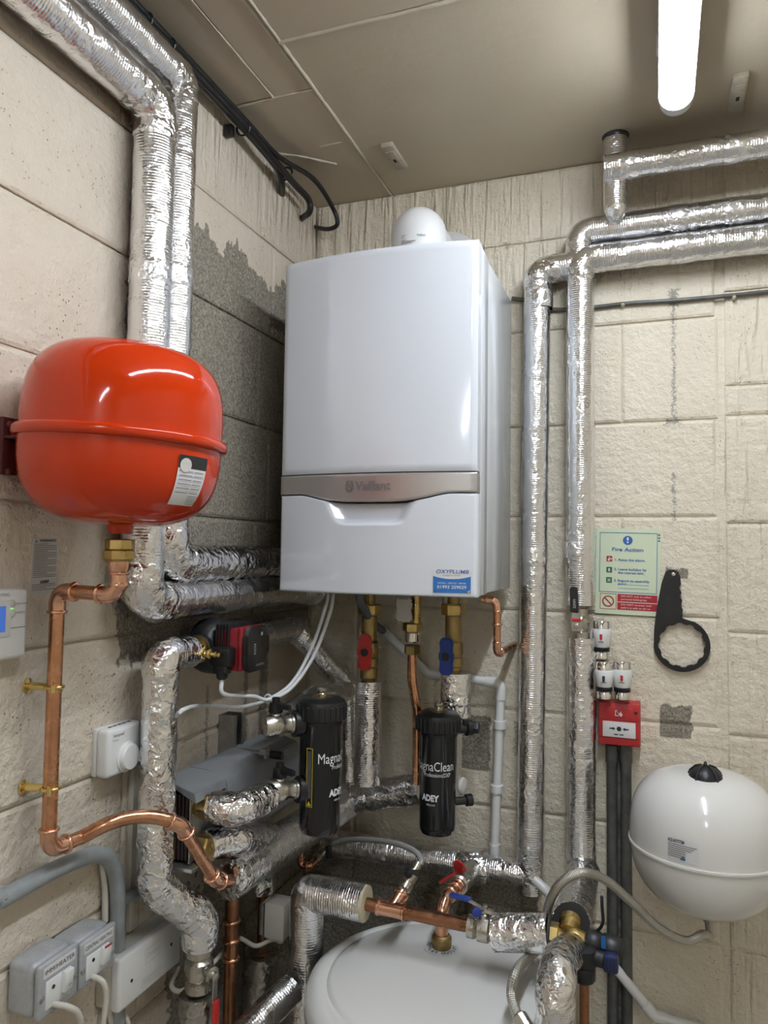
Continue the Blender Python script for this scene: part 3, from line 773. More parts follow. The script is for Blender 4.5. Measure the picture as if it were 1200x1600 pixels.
def cu(pts, rad, elbows, nm='pipe', r=RC):
    path, arcs = fillet(pts, rad, 10); v, f, uv = sweep(path, r, 18); link(nm, mesh_of(v, f, 50, uv), 'copper', cp)
    for i in elbows:
        a, b = arcs[i]; arc = path[a:b+1]; d0 = (V(pts[i-1])-arc[0]).normalized(); d1 = (V(pts[i+1])-arc[-1]).normalized(); e = r*1.1
        seq = [arc[0]+d0*e]+arc+[arc[-1]+d1*e]; v, f, uv = sweep(seq, r*1.14, 20); el = link('elbow', mesh_of(v, f, 50, uv), 'copper_bright', cp)
        ring('bead', seq[0], d0, r*1.12, r*.5, 'copper_bright', el, 20, r*.22); ring('bead', seq[-1], d1, r*1.12, r*.5, 'copper_bright', el, 20, r*.22)
pb = LW(128, 1309, .042)
cu([pa[0], pa[1], pa[2], pa[3], LW(132, 1306, .048)], .020, (1, 2, 3))
mid = smooth_path([LW(124, 1310, .045), at(165, 1289, y=.992), at(200, 1278, y=1.02), at(232, 1276, y=1.045), at(262, 1281, y=1.068)], 8)
v, f, uv = sweep(mid, RC, 18); link('bend', mesh_of(v, f, 50, uv), 'copper', cp)
endp = V((-.808, 1.322, at(382, 1360, y=1.322).z))
cu([at(258, 1280, y=1.065), at(284, 1290, y=1.085), at(336, 1376, y=1.20), at(360, 1377, y=1.245), endp], {'d': .022, 2: .028}, (1, 2))
red_z = at(178, 892, y=RY).z
turned('reducer', (RX, RY, zb+.004), (0, 0, -1), [(.0165, 0), (.0165, .014), (.0125, .020), (.0125, .034), (.0140, .036), (.0140, .041), (.0125, .043)], 'copper_bright', cp, 24)
def clip(z, label):
    t = thing('pipe_clip', (XL, yd, z), label, 'clip', 'brass pipe clips')
    turned('base', (XL, yd-.012, z), (1, .25, 0), [(.012, 0), (.012, .003), (.006, .005), (.006, .034)], 'brass_shine', t, 20)
    o = tube('ring_band', [V((xd, yd, z))+V((math.cos(a), math.sin(a), 0))*(RC+.002) for a in [2*math.pi*k/20 for k in range(21)]], .0028, 'brass_shine', t, seg=8)
    for s in (-1, 1):
        q = V((xd, yd, z))+V((math.cos(R(-50)), math.sin(R(-50)), 0))*s*(RC+.007)
        turned('screw', q-V((0, 0, .006)), (0, 0, 1), [(.0042, 0), (.0042, .012), (.003, .013)], 'brass_shine', t, 10)
    return t
k1 = clip(at(98, 1070, x=xd).z, 'brass pipe clip on the copper drop pipe, the upper one')
dup(k1, (0, 0, at(93, 1226, x=xd).z - at(98, 1070, x=xd).z), 'brass pipe clip on the copper drop pipe, the lower one')

# ------------------------------------------------------------------ controls on the left wall
# warning label
w0, w1 = LW(68, 885), None
lx = XL+.0025; a_, b_, c_, d_ = LW(52, 841, .002), LW(91, 840, .002), LW(88, 926, .002), LW(46, 930, .002)
wlab = tag(link('warning_label', mesh_of([a_, b_, c_, d_, a_-V((.0015, 0, 0)), b_-V((.0015, 0, 0)), c_-V((.0015, 0, 0)), d_-V((.0015, 0, 0))], [(0, 1, 2, 3), (0, 4, 5, 1), (1, 5, 6, 2), (2, 6, 7, 3), (3, 7, 4, 0)], 0), 'paper_grey'), 'narrow paper WARNING label on the left wall', 'label')
def quad_fn(a, b, c, d, e):
    """u, v in 0..1 over a label's corners (a top left, b top right, c bottom right, d bottom left)"""
    nrm = (d-a).cross(b-a).normalized()
    return lambda u, v: (a*(1-u)*v + b*u*v + c*u*(1-v) + d*(1-u)*(1-v)) + nrm*e
wf_ = quad_fn(a_, b_, c_, d_, .0006)
if (wf_(.5, .5)-EYE).length > ((a_+c_)/2-EYE).length: wf_ = quad_fn(a_, b_, c_, d_, -.0006)
text('lettering', 'WARNING', .11, lambda u, v: wf_(.58+u, .95+v*.62), 'ink', wlab, bold=.003, width=.66)
patch('warning_sign', [(.06, .925), (.18, .925), (.12, .975)], wf_, 'ink_grey', wlab)
for k in range(26):
    yy = .885-.0325*k
    if 19 <= k <= 21: continue
    patch('print_line', rect(.06, .94 if k % 4 else .60, yy, yy+.013), wf_, 'ink_grey', wlab)
text('handwriting', 'G80', .2, lambda u, v: wf_(.5+u, .215+v*.33), 'ink', wlab, bold=.01, width=.34, shear=.2)
# room controller with screen
yc1 = LW(42, 975, .03).y; zc0, zc1 = LW(30, 1028, .03).z, LW(30, 920, .03).z
ctl = thing('heating_programmer', (XL, yc1-.07, zc0), 'white heating programmer with a blue screen on the left wall', 'controller')
box('case', (XL+.016, yc1-.075, (zc0+zc1)/2), (.032, .15, zc1-zc0), 'white_plastic', ctl, bev=.007, segs=3)
cf = lambda px, py, e=.0328: at(px, py, x=XL+e)
p0 = cf(9, 965); box('screen_frame', (XL+.032, p0.y-.028, p0.z-.002), (.003, .075, .052), 'paper', ctl, bev=.0012)
box('screen', (XL+.0335, p0.y-.030, p0.z-.002), (.0012, .058, .037), 'lcd', ctl, bev=.0005)
for py in (943, 958):
    q = cf(19, py); turned('button', q-V((.002, 0, 0)), (1, 0, 0), [(.0055, 0), (.0055, .003), (.004, .004)], 'paper_grey', ctl, 16)
q = cf(18, 951); box('indicator', q, (.002, .005, .002), 'led_green', ctl, bev=0)
yz = lambda q: (lambda u, v: V((q.x, q.y+u, q.z+v)))
text('lettering', 'HEATING', .0065, yz(cf(3, 930)), 'ink_grey', ctl); text('lettering', 'EXTRA HOUR', .0042, yz(cf(33, 943)), 'ink_grey', ctl); text('lettering', 'OVERRIDE', .0042, yz(cf(31, 957)), 'ink_grey', ctl)
box('flap_seam', (XL+.0325, yc1-.075, cf(30, 980).z), (.0008, .14, .0012), 'ink_grey', ctl, bev=0)
# thermostat with dial
q0, q1 = at(170, 1140, x=XL+.036), at(223, 1128, x=XL+.036); q2 = at(170, 1218, x=XL+.036); q3 = at(223, 1193, x=XL+.036)
ys, ye_ = q0.y, q1.y; zt0, zt1 = (q2.z+q3.z)/2-.002, (q0.z+q1.z)/2+.001
th = thing('room_thermostat', (XL, (ys+ye_)/2, zt0), 'white room thermostat with a round dial on left wall', 'thermostat')
box('case', (XL+.022, (ys+ye_)/2, (zt0+zt1)/2), (.028, ye_-ys, zt1-zt0), 'white_plastic', th, bev=.008, segs=3)
box('back_plate', (XL+.005, (ys+ye_)/2, (zt0+zt1)/2), (.010, ye_-ys-.002, zt1-zt0-.002), 'white_plastic', th, bev=.002)
dq = at(201, 1182, x=XL+.040)
turned('dial', (XL+.034, dq.y, dq.z), (1, 0, 0), [(.0265, 0), (.0265, .004), (.0235, .006), (.0225, .011), (.0205, .013), (.001, .0135)], 'white_plastic', th, 40)
text('lettering', 'Honeywell', .0085, yz(at(186, 1148, x=XL+.0368)), 'ink_grey', th, width=.027); text('lettering', 'Frostat', .005, yz(at(181, 1157, x=XL+.0368)), 'ink_grey', th, width=.014)
for k in range(5): box('vent_slot', (XL+.022, ys+.020+k*.012, zt1), (.004, .008, .0012), 'black_matt', th, bev=0)
# trunking strip below the thermostat, and the grey pipe beside it
ty0 = LW(210, 1300, .008).y
tag(box('cable_trunking', (XL+.006, ty0-.004, (LW(212, 1195, .01).z+LW(207, 1452, .01).z)/2), (.012, .014, LW(212, 1195, .01).z-LW(207, 1452, .01).z), 'cable_cream', bev=.002), 'thin cream trunking from the thermostat down to the junction box', 'trunking')
tag(tube('conduit_stub', [LW(178, 1412, .02), LW(236, 1387, .02)], .010, 'conduit'), 'short dark grey conduit crossing behind the cream trunking', 'conduit')
# bent grey conduit
cpts = [V((XL+.022, .2, LW(-60, 1432, .022).z-.02)), LW(-60, 1432, .022), LW(0, 1406, .022), LW(70, 1367, .022), LW(125, 1342, .022), LW(158, 1336, .022), LW(176, 1352, .022), LW(183, 1385, .022), LW(184, 1440, .022), LW(183, 1520, .022), LW(182, 1640, .022)]
tag(cord('bent_conduit', cpts, .0135, 'conduit', per=8, seg=18), 'grey plastic conduit bending down beside the switch boxes', 'conduit')
# metal-clad switches
def switch_box(px0, px1, yt0, yt1, yb0, yb1, words, label, rocker_red, dd):
    F_ = XL+.064
    a, b = at(px0, yt0, x=F_), at(px1, yt1, x=F_); c, d = at(px0, yb0, x=F_), at(px1, yb1, x=F_)
    y0, y1, z1, z0 = a.y, b.y, (a.z+b.z)/2, (c.z+d.z)/2; ym, zm, w, h = (y0+y1)/2, (z0+z1)/2, y1-y0, z1-z0
    t = thing('switch_box', (XL, ym, z0), label, 'switch', 'metal switch boxes on the left wall')
    box('back_box', (XL+.026, ym, zm), (.052, w-.001, h-.001), 'grey_metal', t, bev=.010, segs=3)
    box('face_plate', (XL+.059, ym, zm), (.010, w, h), 'grey_metal', t, bev=.004, segs=3)
    f = lambda u, v, e=.0646: V((XL+e, ym+u, zm+v))
    ins = box('insert', f(-.002, -.008, .0635), (.004, w*.62, h*.52), 'white_plastic', t, bev=.0012)
    box('rocker', f(.012, -.002, .068), (.010, w*.22, h*.40), 'white_plastic', ins, bev=.002, rot=Matrix.Rotation(R(6), 3, 'Y'))
    if rocker_red: box('red_tip', f(.012, h*.155, .0732), (.002, w*.19, h*.07), 'red_plastic', ins, bev=.0006, rot=Matrix.Rotation(R(6), 3, 'Y'))
    else: text('lettering', 'ON', .005, lambda u, v: f(.012+u, -h*.10+v, .0743), 'ink_grey', ins)
    turned('fuse_screw', f(-.013, .0, .0655), (1, 0, 0), [(.003, 0), (.003, .0008), (.001, .001)], 'black_matt', ins, 10)
    for sy in (-1, 1): turned('screw', f(sy*w*.42, -.008, .0635), (1, 0, 0), [(.0042, 0), (.0042, .0018), (.003, .0028)], 'steel', t, 12)
    tp = box('tape_label', f(.0, h*.33, .0643), (.0006, w*.80, h*.20), 'paper', t, bev=0)
    text('lettering', words, .0092, lambda u, v: f(u, h*.33+v, .0650), 'ink', tp, width=w*.74)
    for k in range(3):
        box('knockout_mark', (XL+.026+.008*(k-1), ym+.012, z1), (.002, .006, .0006), 'paper_grey', t, bev=0)
    return f, h
f1, h1 = switch_box(62, 124, 1509, 1475, 1595, 1554, 'IMM/HEATER', 'grey metal switch box labelled IMM/HEATER', False, 0)
f2, h2 = switch_box(126, 182, 1479, 1437, 1546, 1509, 'CENTRAL HEATING', 'grey metal switch box labelled CENTRAL HEATING with red switch tip', True, 0)
def flex(p, label, bend=1.0, r=.0046, mt='cable_cream'):
    return tag(cord('flex_cable', p, r, mt, per=6), label, 'cable', 'cream flex cables')
flex([f1(-.012, -.026, .062), f1(-.004, -.030, .085), f1(.010, -.045, .092), f1(.022, -.075, .088), f1(.03, -.12, .07), f1(.03, -.2, .05)], 'cream flex cable leaving the IMM/HEATER switch')
flex([f2(-.012, -.026, .062), f2(-.010, -.032, .082), f2(-.004, -.055, .085), f2(-.004, -.11, .08), f2(-.006, -.2, .07)], 'cream flex cable leaving the CENTRAL HEATING switch face')
flex([LW(164, 1545, .02), LW(168, 1565, .022), LW(176, 1610, .022)], 'cream flex cable hanging beneath the CENTRAL HEATING box, beside conduit')
flex([LW(159, 1345, .008), LW(164, 1390, .008), LW(164, 1440, .012)], 'cream cable between the conduit bend and the CENTRAL HEATING box', r=.0055)
# junction box
F_ = XL+.052
a, b, c, d = at(188, 1492, x=F_), at(284, 1437, x=F_), at(187, 1577, x=F_), at(284, 1509, x=F_)
jy0, jy1, jz1, jz0 = a.y, b.y, (a.z+b.z)/2, (c.z+d.z)/2; jm, jz = (jy0+jy1)/2, (jz0+jz1)/2
jb = thing('junction_box', (XL, jm, jz0), 'cream plastic junction box beside the grey conduit', 'junction box')
box('case', (XL+.018, jm, jz), (.036, jy1-jy0-.003, jz1-jz0-.003), 'cable_cream', jb, bev=.004)
lid = box('lid', (XL+.042, jm, jz), (.020, jy1-jy0, jz1-jz0), 'white_plastic', jb, bev=.006, segs=3)
jf = lambda u, v, e=.0524: V((XL+e, jm+u, jz+v))
for s in (-1, 1): turned('screw', jf(s*.056, s*.004, .0515), (1, 0, 0), [(.003, 0), (.003, .0012), (.002, .0016)], 'black_matt', lid, 10)
for (u0, u1, v0, v1) in ((-.02, .022, .004, .030), (-.028, .026, -.034, -.018)):
    ring_patch('embossed_frame', rect(u0, u1, v0, v1), rect(u0+.0012, u1-.0012, v0+.0012, v1-.0012), lambda u, v: jf(u, v), 'paper_grey', lid)
text('lettering', 'Danfoss', .014, lambda u, v: jf(.001+u, .017+v), 'paper_grey', lid, shear=.3, width=.034)
for k in range(2): patch('print_line', rect(-.024, .022, -.024-.005*k, -.0215-.005*k), lambda u, v: jf(u, v), 'paper_grey', lid)
flex([LW(278, 1512, .02), LW(268, 1540, .03), at(285, 1548, x=XL+.05), at(318, 1520, x=XL+.07), at(345, 1492, x=XL+.07), at(362, 1472, x=XL+.06)], 'cream cable drooping from the junction box behind the brass valve')
flex([LW(190, 1572, .02), LW(200, 1600, .03), LW(204, 1640, .03)], 'cream cable leaving below the junction box')
# ------------------------------------------------------------------ pump and the pipe that feeds it
XC = XL+.070; YCc = 1.136
zp = at(320, 1012, x=XC).z                       # height of the pump's flow line
zCb = at(255, 1375, x=XC).z
jog = at(312, 1462, y=1.22)
C_ = foil_run('insulated_pipe', [(XC, 1.218, zp), (XC, YCc, zp), (XC, YCc, zCb), jog+V((0, 0, .03)), jog+V((.0, .0, -.018))], .0325,
         'crumpled foil-wrapped pipe rising beside the thermostat to the red pump', {'d': .03, 1: .02, 2: .04, 3: .04}, material='crumpled', rough=.0026, group='foil-wrapped pipes', wraps=(1, 3))
pv = thing('pump_valve', (XC, 1.232, zp-.02), 'brass isolating valve between foil elbow and red pump', 'valve')
turned('body', (XC, 1.214, zp), (0, 1, 0), [(.018, 0), (.024, .003), (.024, .014), (.019, .016), (.019, .026), (.027, .028), (.027, .040), (.020, .042)], 'brass', pv, 24)
turned('spindle', (XC+.014, 1.232, zp-.002), (1, -.15, -.05), [(.013, 0), (.013, .016), (.010, .018), (.010, .030), (.006, .032), (.006, .044), (.0045, .045), (.0045, .052), (.001, .053)], 'brass_shine', pv, 8, 20)
PX, PY = XC, 1.312
pump = thing('circulation_pump', (PX, PY, zp-.05), 'red and black circulation pump below the left corner of the boiler', 'pump')
turned('volute', (PX-.035, PY, zp), (1, 0, 0), [(.040, 0), (.052, .006), (.056, .02), (.056, .045), (.047, .056), (.040, .060)], 'black_plastic', pump, 32)
turned('inlet', (PX, PY-.062, zp), (0, 1, 0), [(.024, 0), (.028, .002), (.028, .014), (.022, .017), (.022, .124), (.028, .126), (.028, .138), (.024, .14)], 'black_plastic', pump, 24)
hs = box('motor_housing', (PX+.055, PY, zp), (.062, .082, .082), 'pump_red', pump, bev=.006)
for k in range(5): box('cooling_rib', (PX+.030+.007*k, PY-.001, zp+.012), (.003, .088, .074), 'black_plastic', pump, bev=.001)
box('red_shoulder', (PX+.082, PY, zp+.002), (.012, .086, .084), 'pump_red', pump, bev=.004)
ol = [(-.030, -.044), (.030, -.044), (.030, -.038), (.037, -.034), (.037, -.016), (.045, -.012), (.045, .022), (.038, .026), (.038, .034), (.030, .036), (.030, .044), (-.030, .044), (-.036, .038), (-.036, .03), (-.043, .026), (-.043, -.03), (-.036, -.034), (-.036, -.04)]
fc = prism('control_face', ol, V((PX+.088, PY, zp)), (0, 1, 0), (0, 0, 1), .012, 'black_gloss', pump, bev=.002)
pf = lambda u, v: V((PX+.1003, PY+u, zp+v))
turned('face_dot', (PX+.0995, PY+.012, zp+.028), (1, 0, 0), [(.004, 0), (.004, .0008), (.001, .001)], 'ink_grey', fc, 14)
for k in range(5): patch('print_line', rect(-.018, -.010, .008-.0045*k, .0105-.0045*k), pf, 'ink_grey', fc)
text('lettering', 'GRUNDFOS', .0062, lambda u, v: pf(u+.006, v-.032), 'ink_grey', fc, width=.030)
box('plug_box', (PX+.052, PY-.052, zp-.012), (.042, .028, .036), 'black_plastic', pump, bev=.003)
box('plug_box', (PX+.052, PY-.054, zp-.036), (.030, .022, .018), 'black_plastic', pump, bev=.003)
turned('cable_gland', (PX+.052, PY-.054, zp-.040), (0, 0, -1), [(.012, 0), (.011, .012), (.007, .016)], 'black_plastic', pump, 14)
pe = V((PX+.052, PY-.054, zp-.054))
cend = at(402, 1090, y=1.42)
tag(cord('pump_cable', [pe, pe+V((.002, .004, -.03)), at(395, 1088, y=1.36), at(420, 1093, y=1.40), at(455, 1075, y=1.45), at(490, 1025, y=1.52), at(515, 960, y=1.58), at(521, 928, y=1.60)], .0042, 'cable_white', per=8), 'white cable from the pump up into the boiler', 'cable', 'white cables')
tag(cord('white_cable', [LW(262, 1135, .03), at(285, 1110, x=XL+.12), at(320, 1102, y=1.33), at(380, 1104, y=1.37), at(425, 1090, y=1.42), at(460, 1062, y=1.47), at(490, 1005, y=1.54), at(508, 950, y=1.58), at(513, 928, y=1.60)], .0042, 'cable_white', per=8), 'white cable from behind the tall foil pipe up to the boiler', 'cable', 'white cables')
tq = at(419, 1092, y=1.405); tag(tube('cable_tie', [tq+V((.009*math.cos(a), 0, .009*math.sin(a))) for a in [2*math.pi*k/12 for k in range(13)]], .0018, 'pvc', seg=6), 'white cable tie joining the two white cables', 'cable tie')
# run on from the pump to the corner, down the corner
jz = zp+.012
foil_run('insulated_pipe', [(XC, 1.392, zp), (XC, 1.66, zp+.004), at(545, 1078, y=1.80), at(548, 1225, y=1.80)], .028, 'foil-wrapped pipe beyond the pump slanting down into the corner', .03, group='foil-wrapped pipes', wraps=(1, 2))
bq = LW(455, 960, .05)
tube('crumpled_end', [(X1, 1.70, zAl), (X1+.02, 1.775, zAl-.012)], .036, 'crumpled', [o for o in bpy.data.objects if o.name == 'insulated_pipe'][0], rough=.006, step=.008, seg=22)
# valve below the jog, red lever
jb_ = jog+V((0, 0, -.018))
iv = thing('isolating_valve', (jb_.x, jb_.y, jb_.z-.09), 'dull nickel ball valve with red lever under the crumpled foil bend', 'valve')
turned('body', jb_, (0, 0, -1), [(.020, 0), (.024, .003), (.024, .016), (.019, .019), (.026, .026), (.027, .040), (.026, .054), (.020, .060), (.025, .063), (.025, .078), (.021, .082)], 'nickel', iv, 12, 30)
stem = jb_+V((.022, -.008, -.038))
turned('stem', stem, (1, -.35, 0), [(.010, 0), (.010, .012), (.014, .013), (.014, .018), (.007, .019), (.007, .028), (.003, .029)], 'nickel', iv, 14)
sp_ = stem+V((.020, -.007, 0))
box('lever', sp_+V((.003, 0, -.022)), (.003, .014, .048), 'steel', iv, bev=.001)
box('lever_grip', sp_+V((.006, 0, -.085)), (.007, .017, .085), 'red_handle', iv, bev=.003)
foil_run('insulated_pipe', [jb_+V((0, 0, -.085)), jb_+V((.01, .0, -.30))], .033, 'torn crumpled foil pipe below the red-lever ball valve', 0, material='darkfoil', rough=.006, group='foil-wrapped pipes')

# ------------------------------------------------------------------ plate heat exchanger
hx0, hx1 = 1.205, 1.62; hxf = -.822; hzt, hzb = at(306, 1238, x=hxf).z, at(306, 1340, x=hxf).z
hx = thing('plate_heat_exchanger', (hxf-.03, 1.4, hzb), 'brown plate heat exchanger under a grey shell on the left wall', 'heat exchanger')
npl = 14
for k in range(npl):
    xx = XL+.034 + (hxf-XL-.034)*(k+.5)/npl
    box('plate', (xx, (hx0+hx1)/2, (hzt+hzb)/2), ((hxf-XL-.034)/npl*.80, hx1-hx0-.004*(k % 2), hzt-hzb-.003*(k % 2)), 'plates', hx, bev=.0015, segs=1)
box('end_plate', (hxf+.002, (hx0+hx1)/2, (hzt+hzb)/2), (.004, hx1-hx0+.004, hzt-hzb+.004), 'steel', hx, bev=.0015)
zt_ = hzt+.004
def shell_section(y0, y1):
    pts = [(XL+.012, zt_+.000), (XL+.034, zt_+.022), (hxf-.016, zt_+.020), (hxf+.026, zt_+.006), (hxf+.030, zt_-.004), (hxf+.030, hzb+.005), (hxf+.022, hzb+.005), (hxf+.022, zt_-.004), (hxf-.018, zt_+.011), (XL+.036, zt_+.012), (XL+.018, zt_-.004)]
    return prism('insulation_shell', [(x, z) for x, z in pts], V((0, y1, 0)), (1, 0, 0), (0, 0, 1), y1-y0, 'grey_shell', hx, bev=.002)
shell_section(1.285, 1.60)
prism('shell_lid', [(XL+.010, zt_-.002), (XL+.032, zt_+.021), (hxf-.016, zt_+.019), (hxf+.024, zt_+.008), (hxf+.028, zt_-.010), (hxf+.022, zt_-.008), (hxf-.018, zt_+.010), (XL+.036, zt_+.012)], V((0, 1.30, 0)), (1, 0, 0), (0, 0, 1), .115, 'grey_shell', hx, bev=.001)
q = at(332, 1237, x=hxf+.012); box('red_sticker', q, (.004, .012, .014), 'red_plastic', hx, bev=.002)
box('cradle', ((XL+hxf)/2+.01, hx0+.1, hzb-.008), (.11, .23, .008), 'steel', hx, bev=.002)
# wall channel with threaded rod
sz1 = LW(377, 1112, .03).z; sy = 1.462
uc = thing('strut_channel', (XL, sy, sz1-.2), 'galvanised strut channel upright on the wall behind the grey shell', 'bracket')
prism('channel', [(-.0205, 0), (.0205, 0), (.0205, .041), (.0105, .041), (.0105, .0385), (.018, .0385), (.018, .0025), (-.018, .0025), (-.018, .0385), (-.0105, .0385), (-.0105, .041), (-.0205, .041)], V((XL, sy, sz1)), (0, 1, 0), (1, 0, 0), .24, 'steel', uc)
rz = at(395, 1166, x=XL+.06).z
turned('threaded_rod', (XL+.02, sy-.015, rz), (1, 0, 0), [(.006, 0), (.006, .135), (.004, .137)], 'steel', uc, 12)
nut('nut', (XL+.115, sy-.015, rz), (1, 0, 0), .012, .010, 'steel', uc)
turned('rod_cap', (XL+.130, sy-.015, rz), (1, 0, 0), [(.0085, 0), (.009, .006), (.009, .026), (.007, .028)], 'black_plastic', uc, 12)
box('clamp_plate', (XL+.108, sy-.004, rz-.04), (.006, .036, .10), 'steel', uc, bev=.002)
# upper port: brass nut, foil elbow, valve, filter
MG1 = V((-.654, 1.42, 0)); m1t = at(508, 1086, y=1.42).z; m1b = at(508, 1300, y=1.42).z
zu = at(320, 1259, x=hxf+.02).z; zl_ = at(322, 1322, x=hxf+.02).z; yp = 1.228
for nm, z_, lab in (('upper', zu, 'brass hex nut on the upper port of the heat exchanger'), ('lower', zl_, 'brass hex nut on the lower port of the heat exchanger')):
    bt = thing('brass_union', (hxf+.02, yp, z_-.02), lab, 'fitting', 'brass port nuts')
    turned('collar', (hxf+.002, yp, z_), (1, 0, 0), [(.018, 0), (.022, .002), (.022, .010), (.018, .012)], 'brass', bt, 24)
    nut('hex_nut', (hxf+.024, yp, z_), (1, 0, 0), .0255, .022, 'brass', bt)
zlp = at(470, 1247, y=1.41).z
v1 = V((-.718, 1.352, at(437, 1236, y=1.352).z))
foil_run('insulated_pipe', [(hxf+.034, yp, zu), V((-.738, yp+.006, zu-.003)), V((-.722, 1.325, v1.z-.003))], .029, 'short crumpled foil elbow between heat exchanger and black filter', .03, material='crumpled', rough=.004, group='foil-wrapped pipes', wraps=(1,))
def filter_valve(c, d, label, handle_dir):
    """chrome valve with a black T handle, then a ribbed black collar at the filter"""
    c, d = V(c), V(d).normalized()
    t = thing('filter_valve', c-V((0, 0, .02)), label, 'valve', 'filter valves')
    turned('body', c-d*.026, d, [(.017, 0), (.021, .003), (.0235, .014), (.0235, .030), (.020, .040), (.017, .044), (.017, .056), (.019, .058), (.019, .062)], 'nickel', t, 28)
    turned('bonnet', c+V((0, 0, .016)), (0, 0, 1), [(.013, 0), (.011, .010), (.009, .012)], 'nickel', t, 18)
    turned('handle_hub', c+V((0, 0, .025)), (0, 0, 1), [(.013, 0), (.015, .003), (.013, .020), (.008, .022), (.008, .030), (.006, .031)], 'black_plastic', t, 16)
    hd = V(handle_dir).normalized(); sd = hd.cross(V((0, 0, 1)))
    prism('handle_lever', [(-.006, -.010), (.012, -.008), (.034, -.006), (.042, -.005), (.042, .005), (.034, .006), (.012, .008), (-.006, .010)], c+V((0, 0, .036)), hd, sd, -.010, 'black_plastic', t, bev=.001)
    e = c + d*.036
    prof = [(.020, 0), (.0265, .002), (.0265, .020), (.023, .022), (.023, .036), (.020, .040)]
    cl = turned('collar', e, d, prof, 'black_plastic', t, 32, 30)
    for k in range(14):
        a = 2*math.pi*k/14; s_, u_, _ = frame(d); pp = e+d*.011+(s_*math.cos(a)+u_*math.sin(a))*.0265
        box('rib', pp, (.003, .003, .003), 'black_plastic', cl, bev=0, rot=Matrix((s_, u_, d)).transposed()) if False else None
    return t
dv = (V((MG1.x, MG1.y, 0))-V((v1.x, v1.y, 0))); 
filter_valve(v1+V((.004, .004, 0)), dv+V((0, 0, -.008)), 'nickel valve with black handle at the lower port of left black filter', (.9, -.35, 0))
v2 = V((v1.x-.010, v1.y-.004, at(424, 1133, y=1.35).z))
filter_valve(v2+V((.004, .004, 0)), dv, 'nickel valve with black handle at the upper port of left black filter', (.9, -.35, 0))
foil_run('insulated_pipe', [v2+V((-.012, .03, -.006)), V((-.735, 1.55, v2.z+.020)), at(540, 1080, y=1.77)], .026, 'thin foil pipe behind the upper filter valve going back to corner', .03, group='foil-wrapped pipes')

def magnet_filter(c, ztop, zbot, R_, yaw_, label, words, grp='black magnetic filters'):
    c = V((c[0], c[1], 0)); hgt = ztop-zbot
    t = thing('magnetic_filter', (c.x, c.y, zbot), label, 'filter', grp)
    ch = hgt*.175; rb = R_*.845
    turned('body', (c.x, c.y, zbot), (0, 0, 1), [(rb*.70, 0), (rb*.86, .002), (rb*.94, .010), (rb*.955, .02), (rb*.965, hgt*.40), (rb, hgt*.42), (rb, hgt-ch-.012), (rb*1.05, hgt-ch-.008), (rb*1.05, hgt-ch)], 'black_gloss', t, 48)
    cap = turned('cap', (c.x, c.y, zbot+hgt-ch), (0, 0, 1), [(R_*.93, 0), (R_*.98, .002), (R_*.99, ch*.62), (R_*.94, ch*.78), (R_*.78, ch*.88), (R_*.5, ch*.92), (.001, ch*.93)], 'black_plastic', t, 48)
    for k in range(26):
        a = 2*math.pi*k/26
        box('grip_rib', (c.x+R_*.985*math.cos(a), c.y+R_*.985*math.sin(a), zbot+hgt-ch+ch*.34), (.005, .0052, ch*.60), 'black_plastic', cap, bev=.0012, rot=Matrix.Rotation(a, 3, 'Z'), segs=1)
    turned('washer', (c.x, c.y, ztop-ch*.09), (0, 0, 1), [(R_*.42, 0), (R_*.42, .0016), (R_*.40, .002)], 'brass_dark', t, 24)
    turned('bleed_screw', (c.x, c.y, ztop-ch*.07), (0, 0, 1), [(.0105, 0), (.0105, .003), (.0092, .004), (.0105, .006), (.0092, .008), (.0105, .010), (.0100, .016), (.0085, .017), (.0085, .014), (.001, .014)], 'nickel', t, 16)
    fn = lambda u, v: V((c.x+(rb+.0007)*math.sin(u/rb+yaw_), c.y-(rb+.0007)*math.cos(u/rb+yaw_), v))
    text('lettering', 'MagnaClean', .029, lambda u, v: fn(u, v+zbot+hgt*.565), 'ink_white', t, width=.100)
    text('lettering', 'Professional2XP', .0125, lambda u, v: fn(u+.010, v+zbot+hgt*.50), 'ink_white', t, width=.062)
    text('lettering', 'ADEY', .0185, lambda u, v: fn(u-.006, v+zbot+hgt*.315), 'ink_white', t, width=.042, bold=.001)
    text('lettering', 'adey.com', .0075, lambda u, v: fn(u-.004, v+zbot+hgt*.265), 'ink_white', t, width=.020)
    # caution strip
    w0 = -.075
    ring_patch('caution_frame', rect(w0, w0+.014, zbot+hgt*.22, zbot+hgt*.64), rect(w0+.0012, w0+.0128, zbot+hgt*.22+.0012, zbot+hgt*.64-.0012), fn, 'yellow', t)
    patch('caution_sign', [(w0+.002, zbot+hgt*.23), (w0+.012, zbot+hgt*.23), (w0+.007, zbot+hgt*.265)], fn, 'yellow', t)
    for k in range(3): patch('print_line', rect(w0+.003+.003*k, w0+.0042+.003*k, zbot+hgt*.285, zbot+hgt*.62), fn, 'ink_grey', t)
    return t
toward1 = math.atan2(-MG1.x, MG1.y)             # the face that looks into the room
magnet_filter(MG1, m1t, m1b, .0515, R(84), 'black canister filter on the left, next to the heat exchanger valves', '')
MG2 = V((-.470, 1.655, 0)); m2t = at(690, 1108, y=1.655).z; m2b = at(690, 1301, y=1.655).z
magnet_filter(MG2, m2t, m2b, .0505, R(0), 'black canister filter on the right, below the blue valve', '')
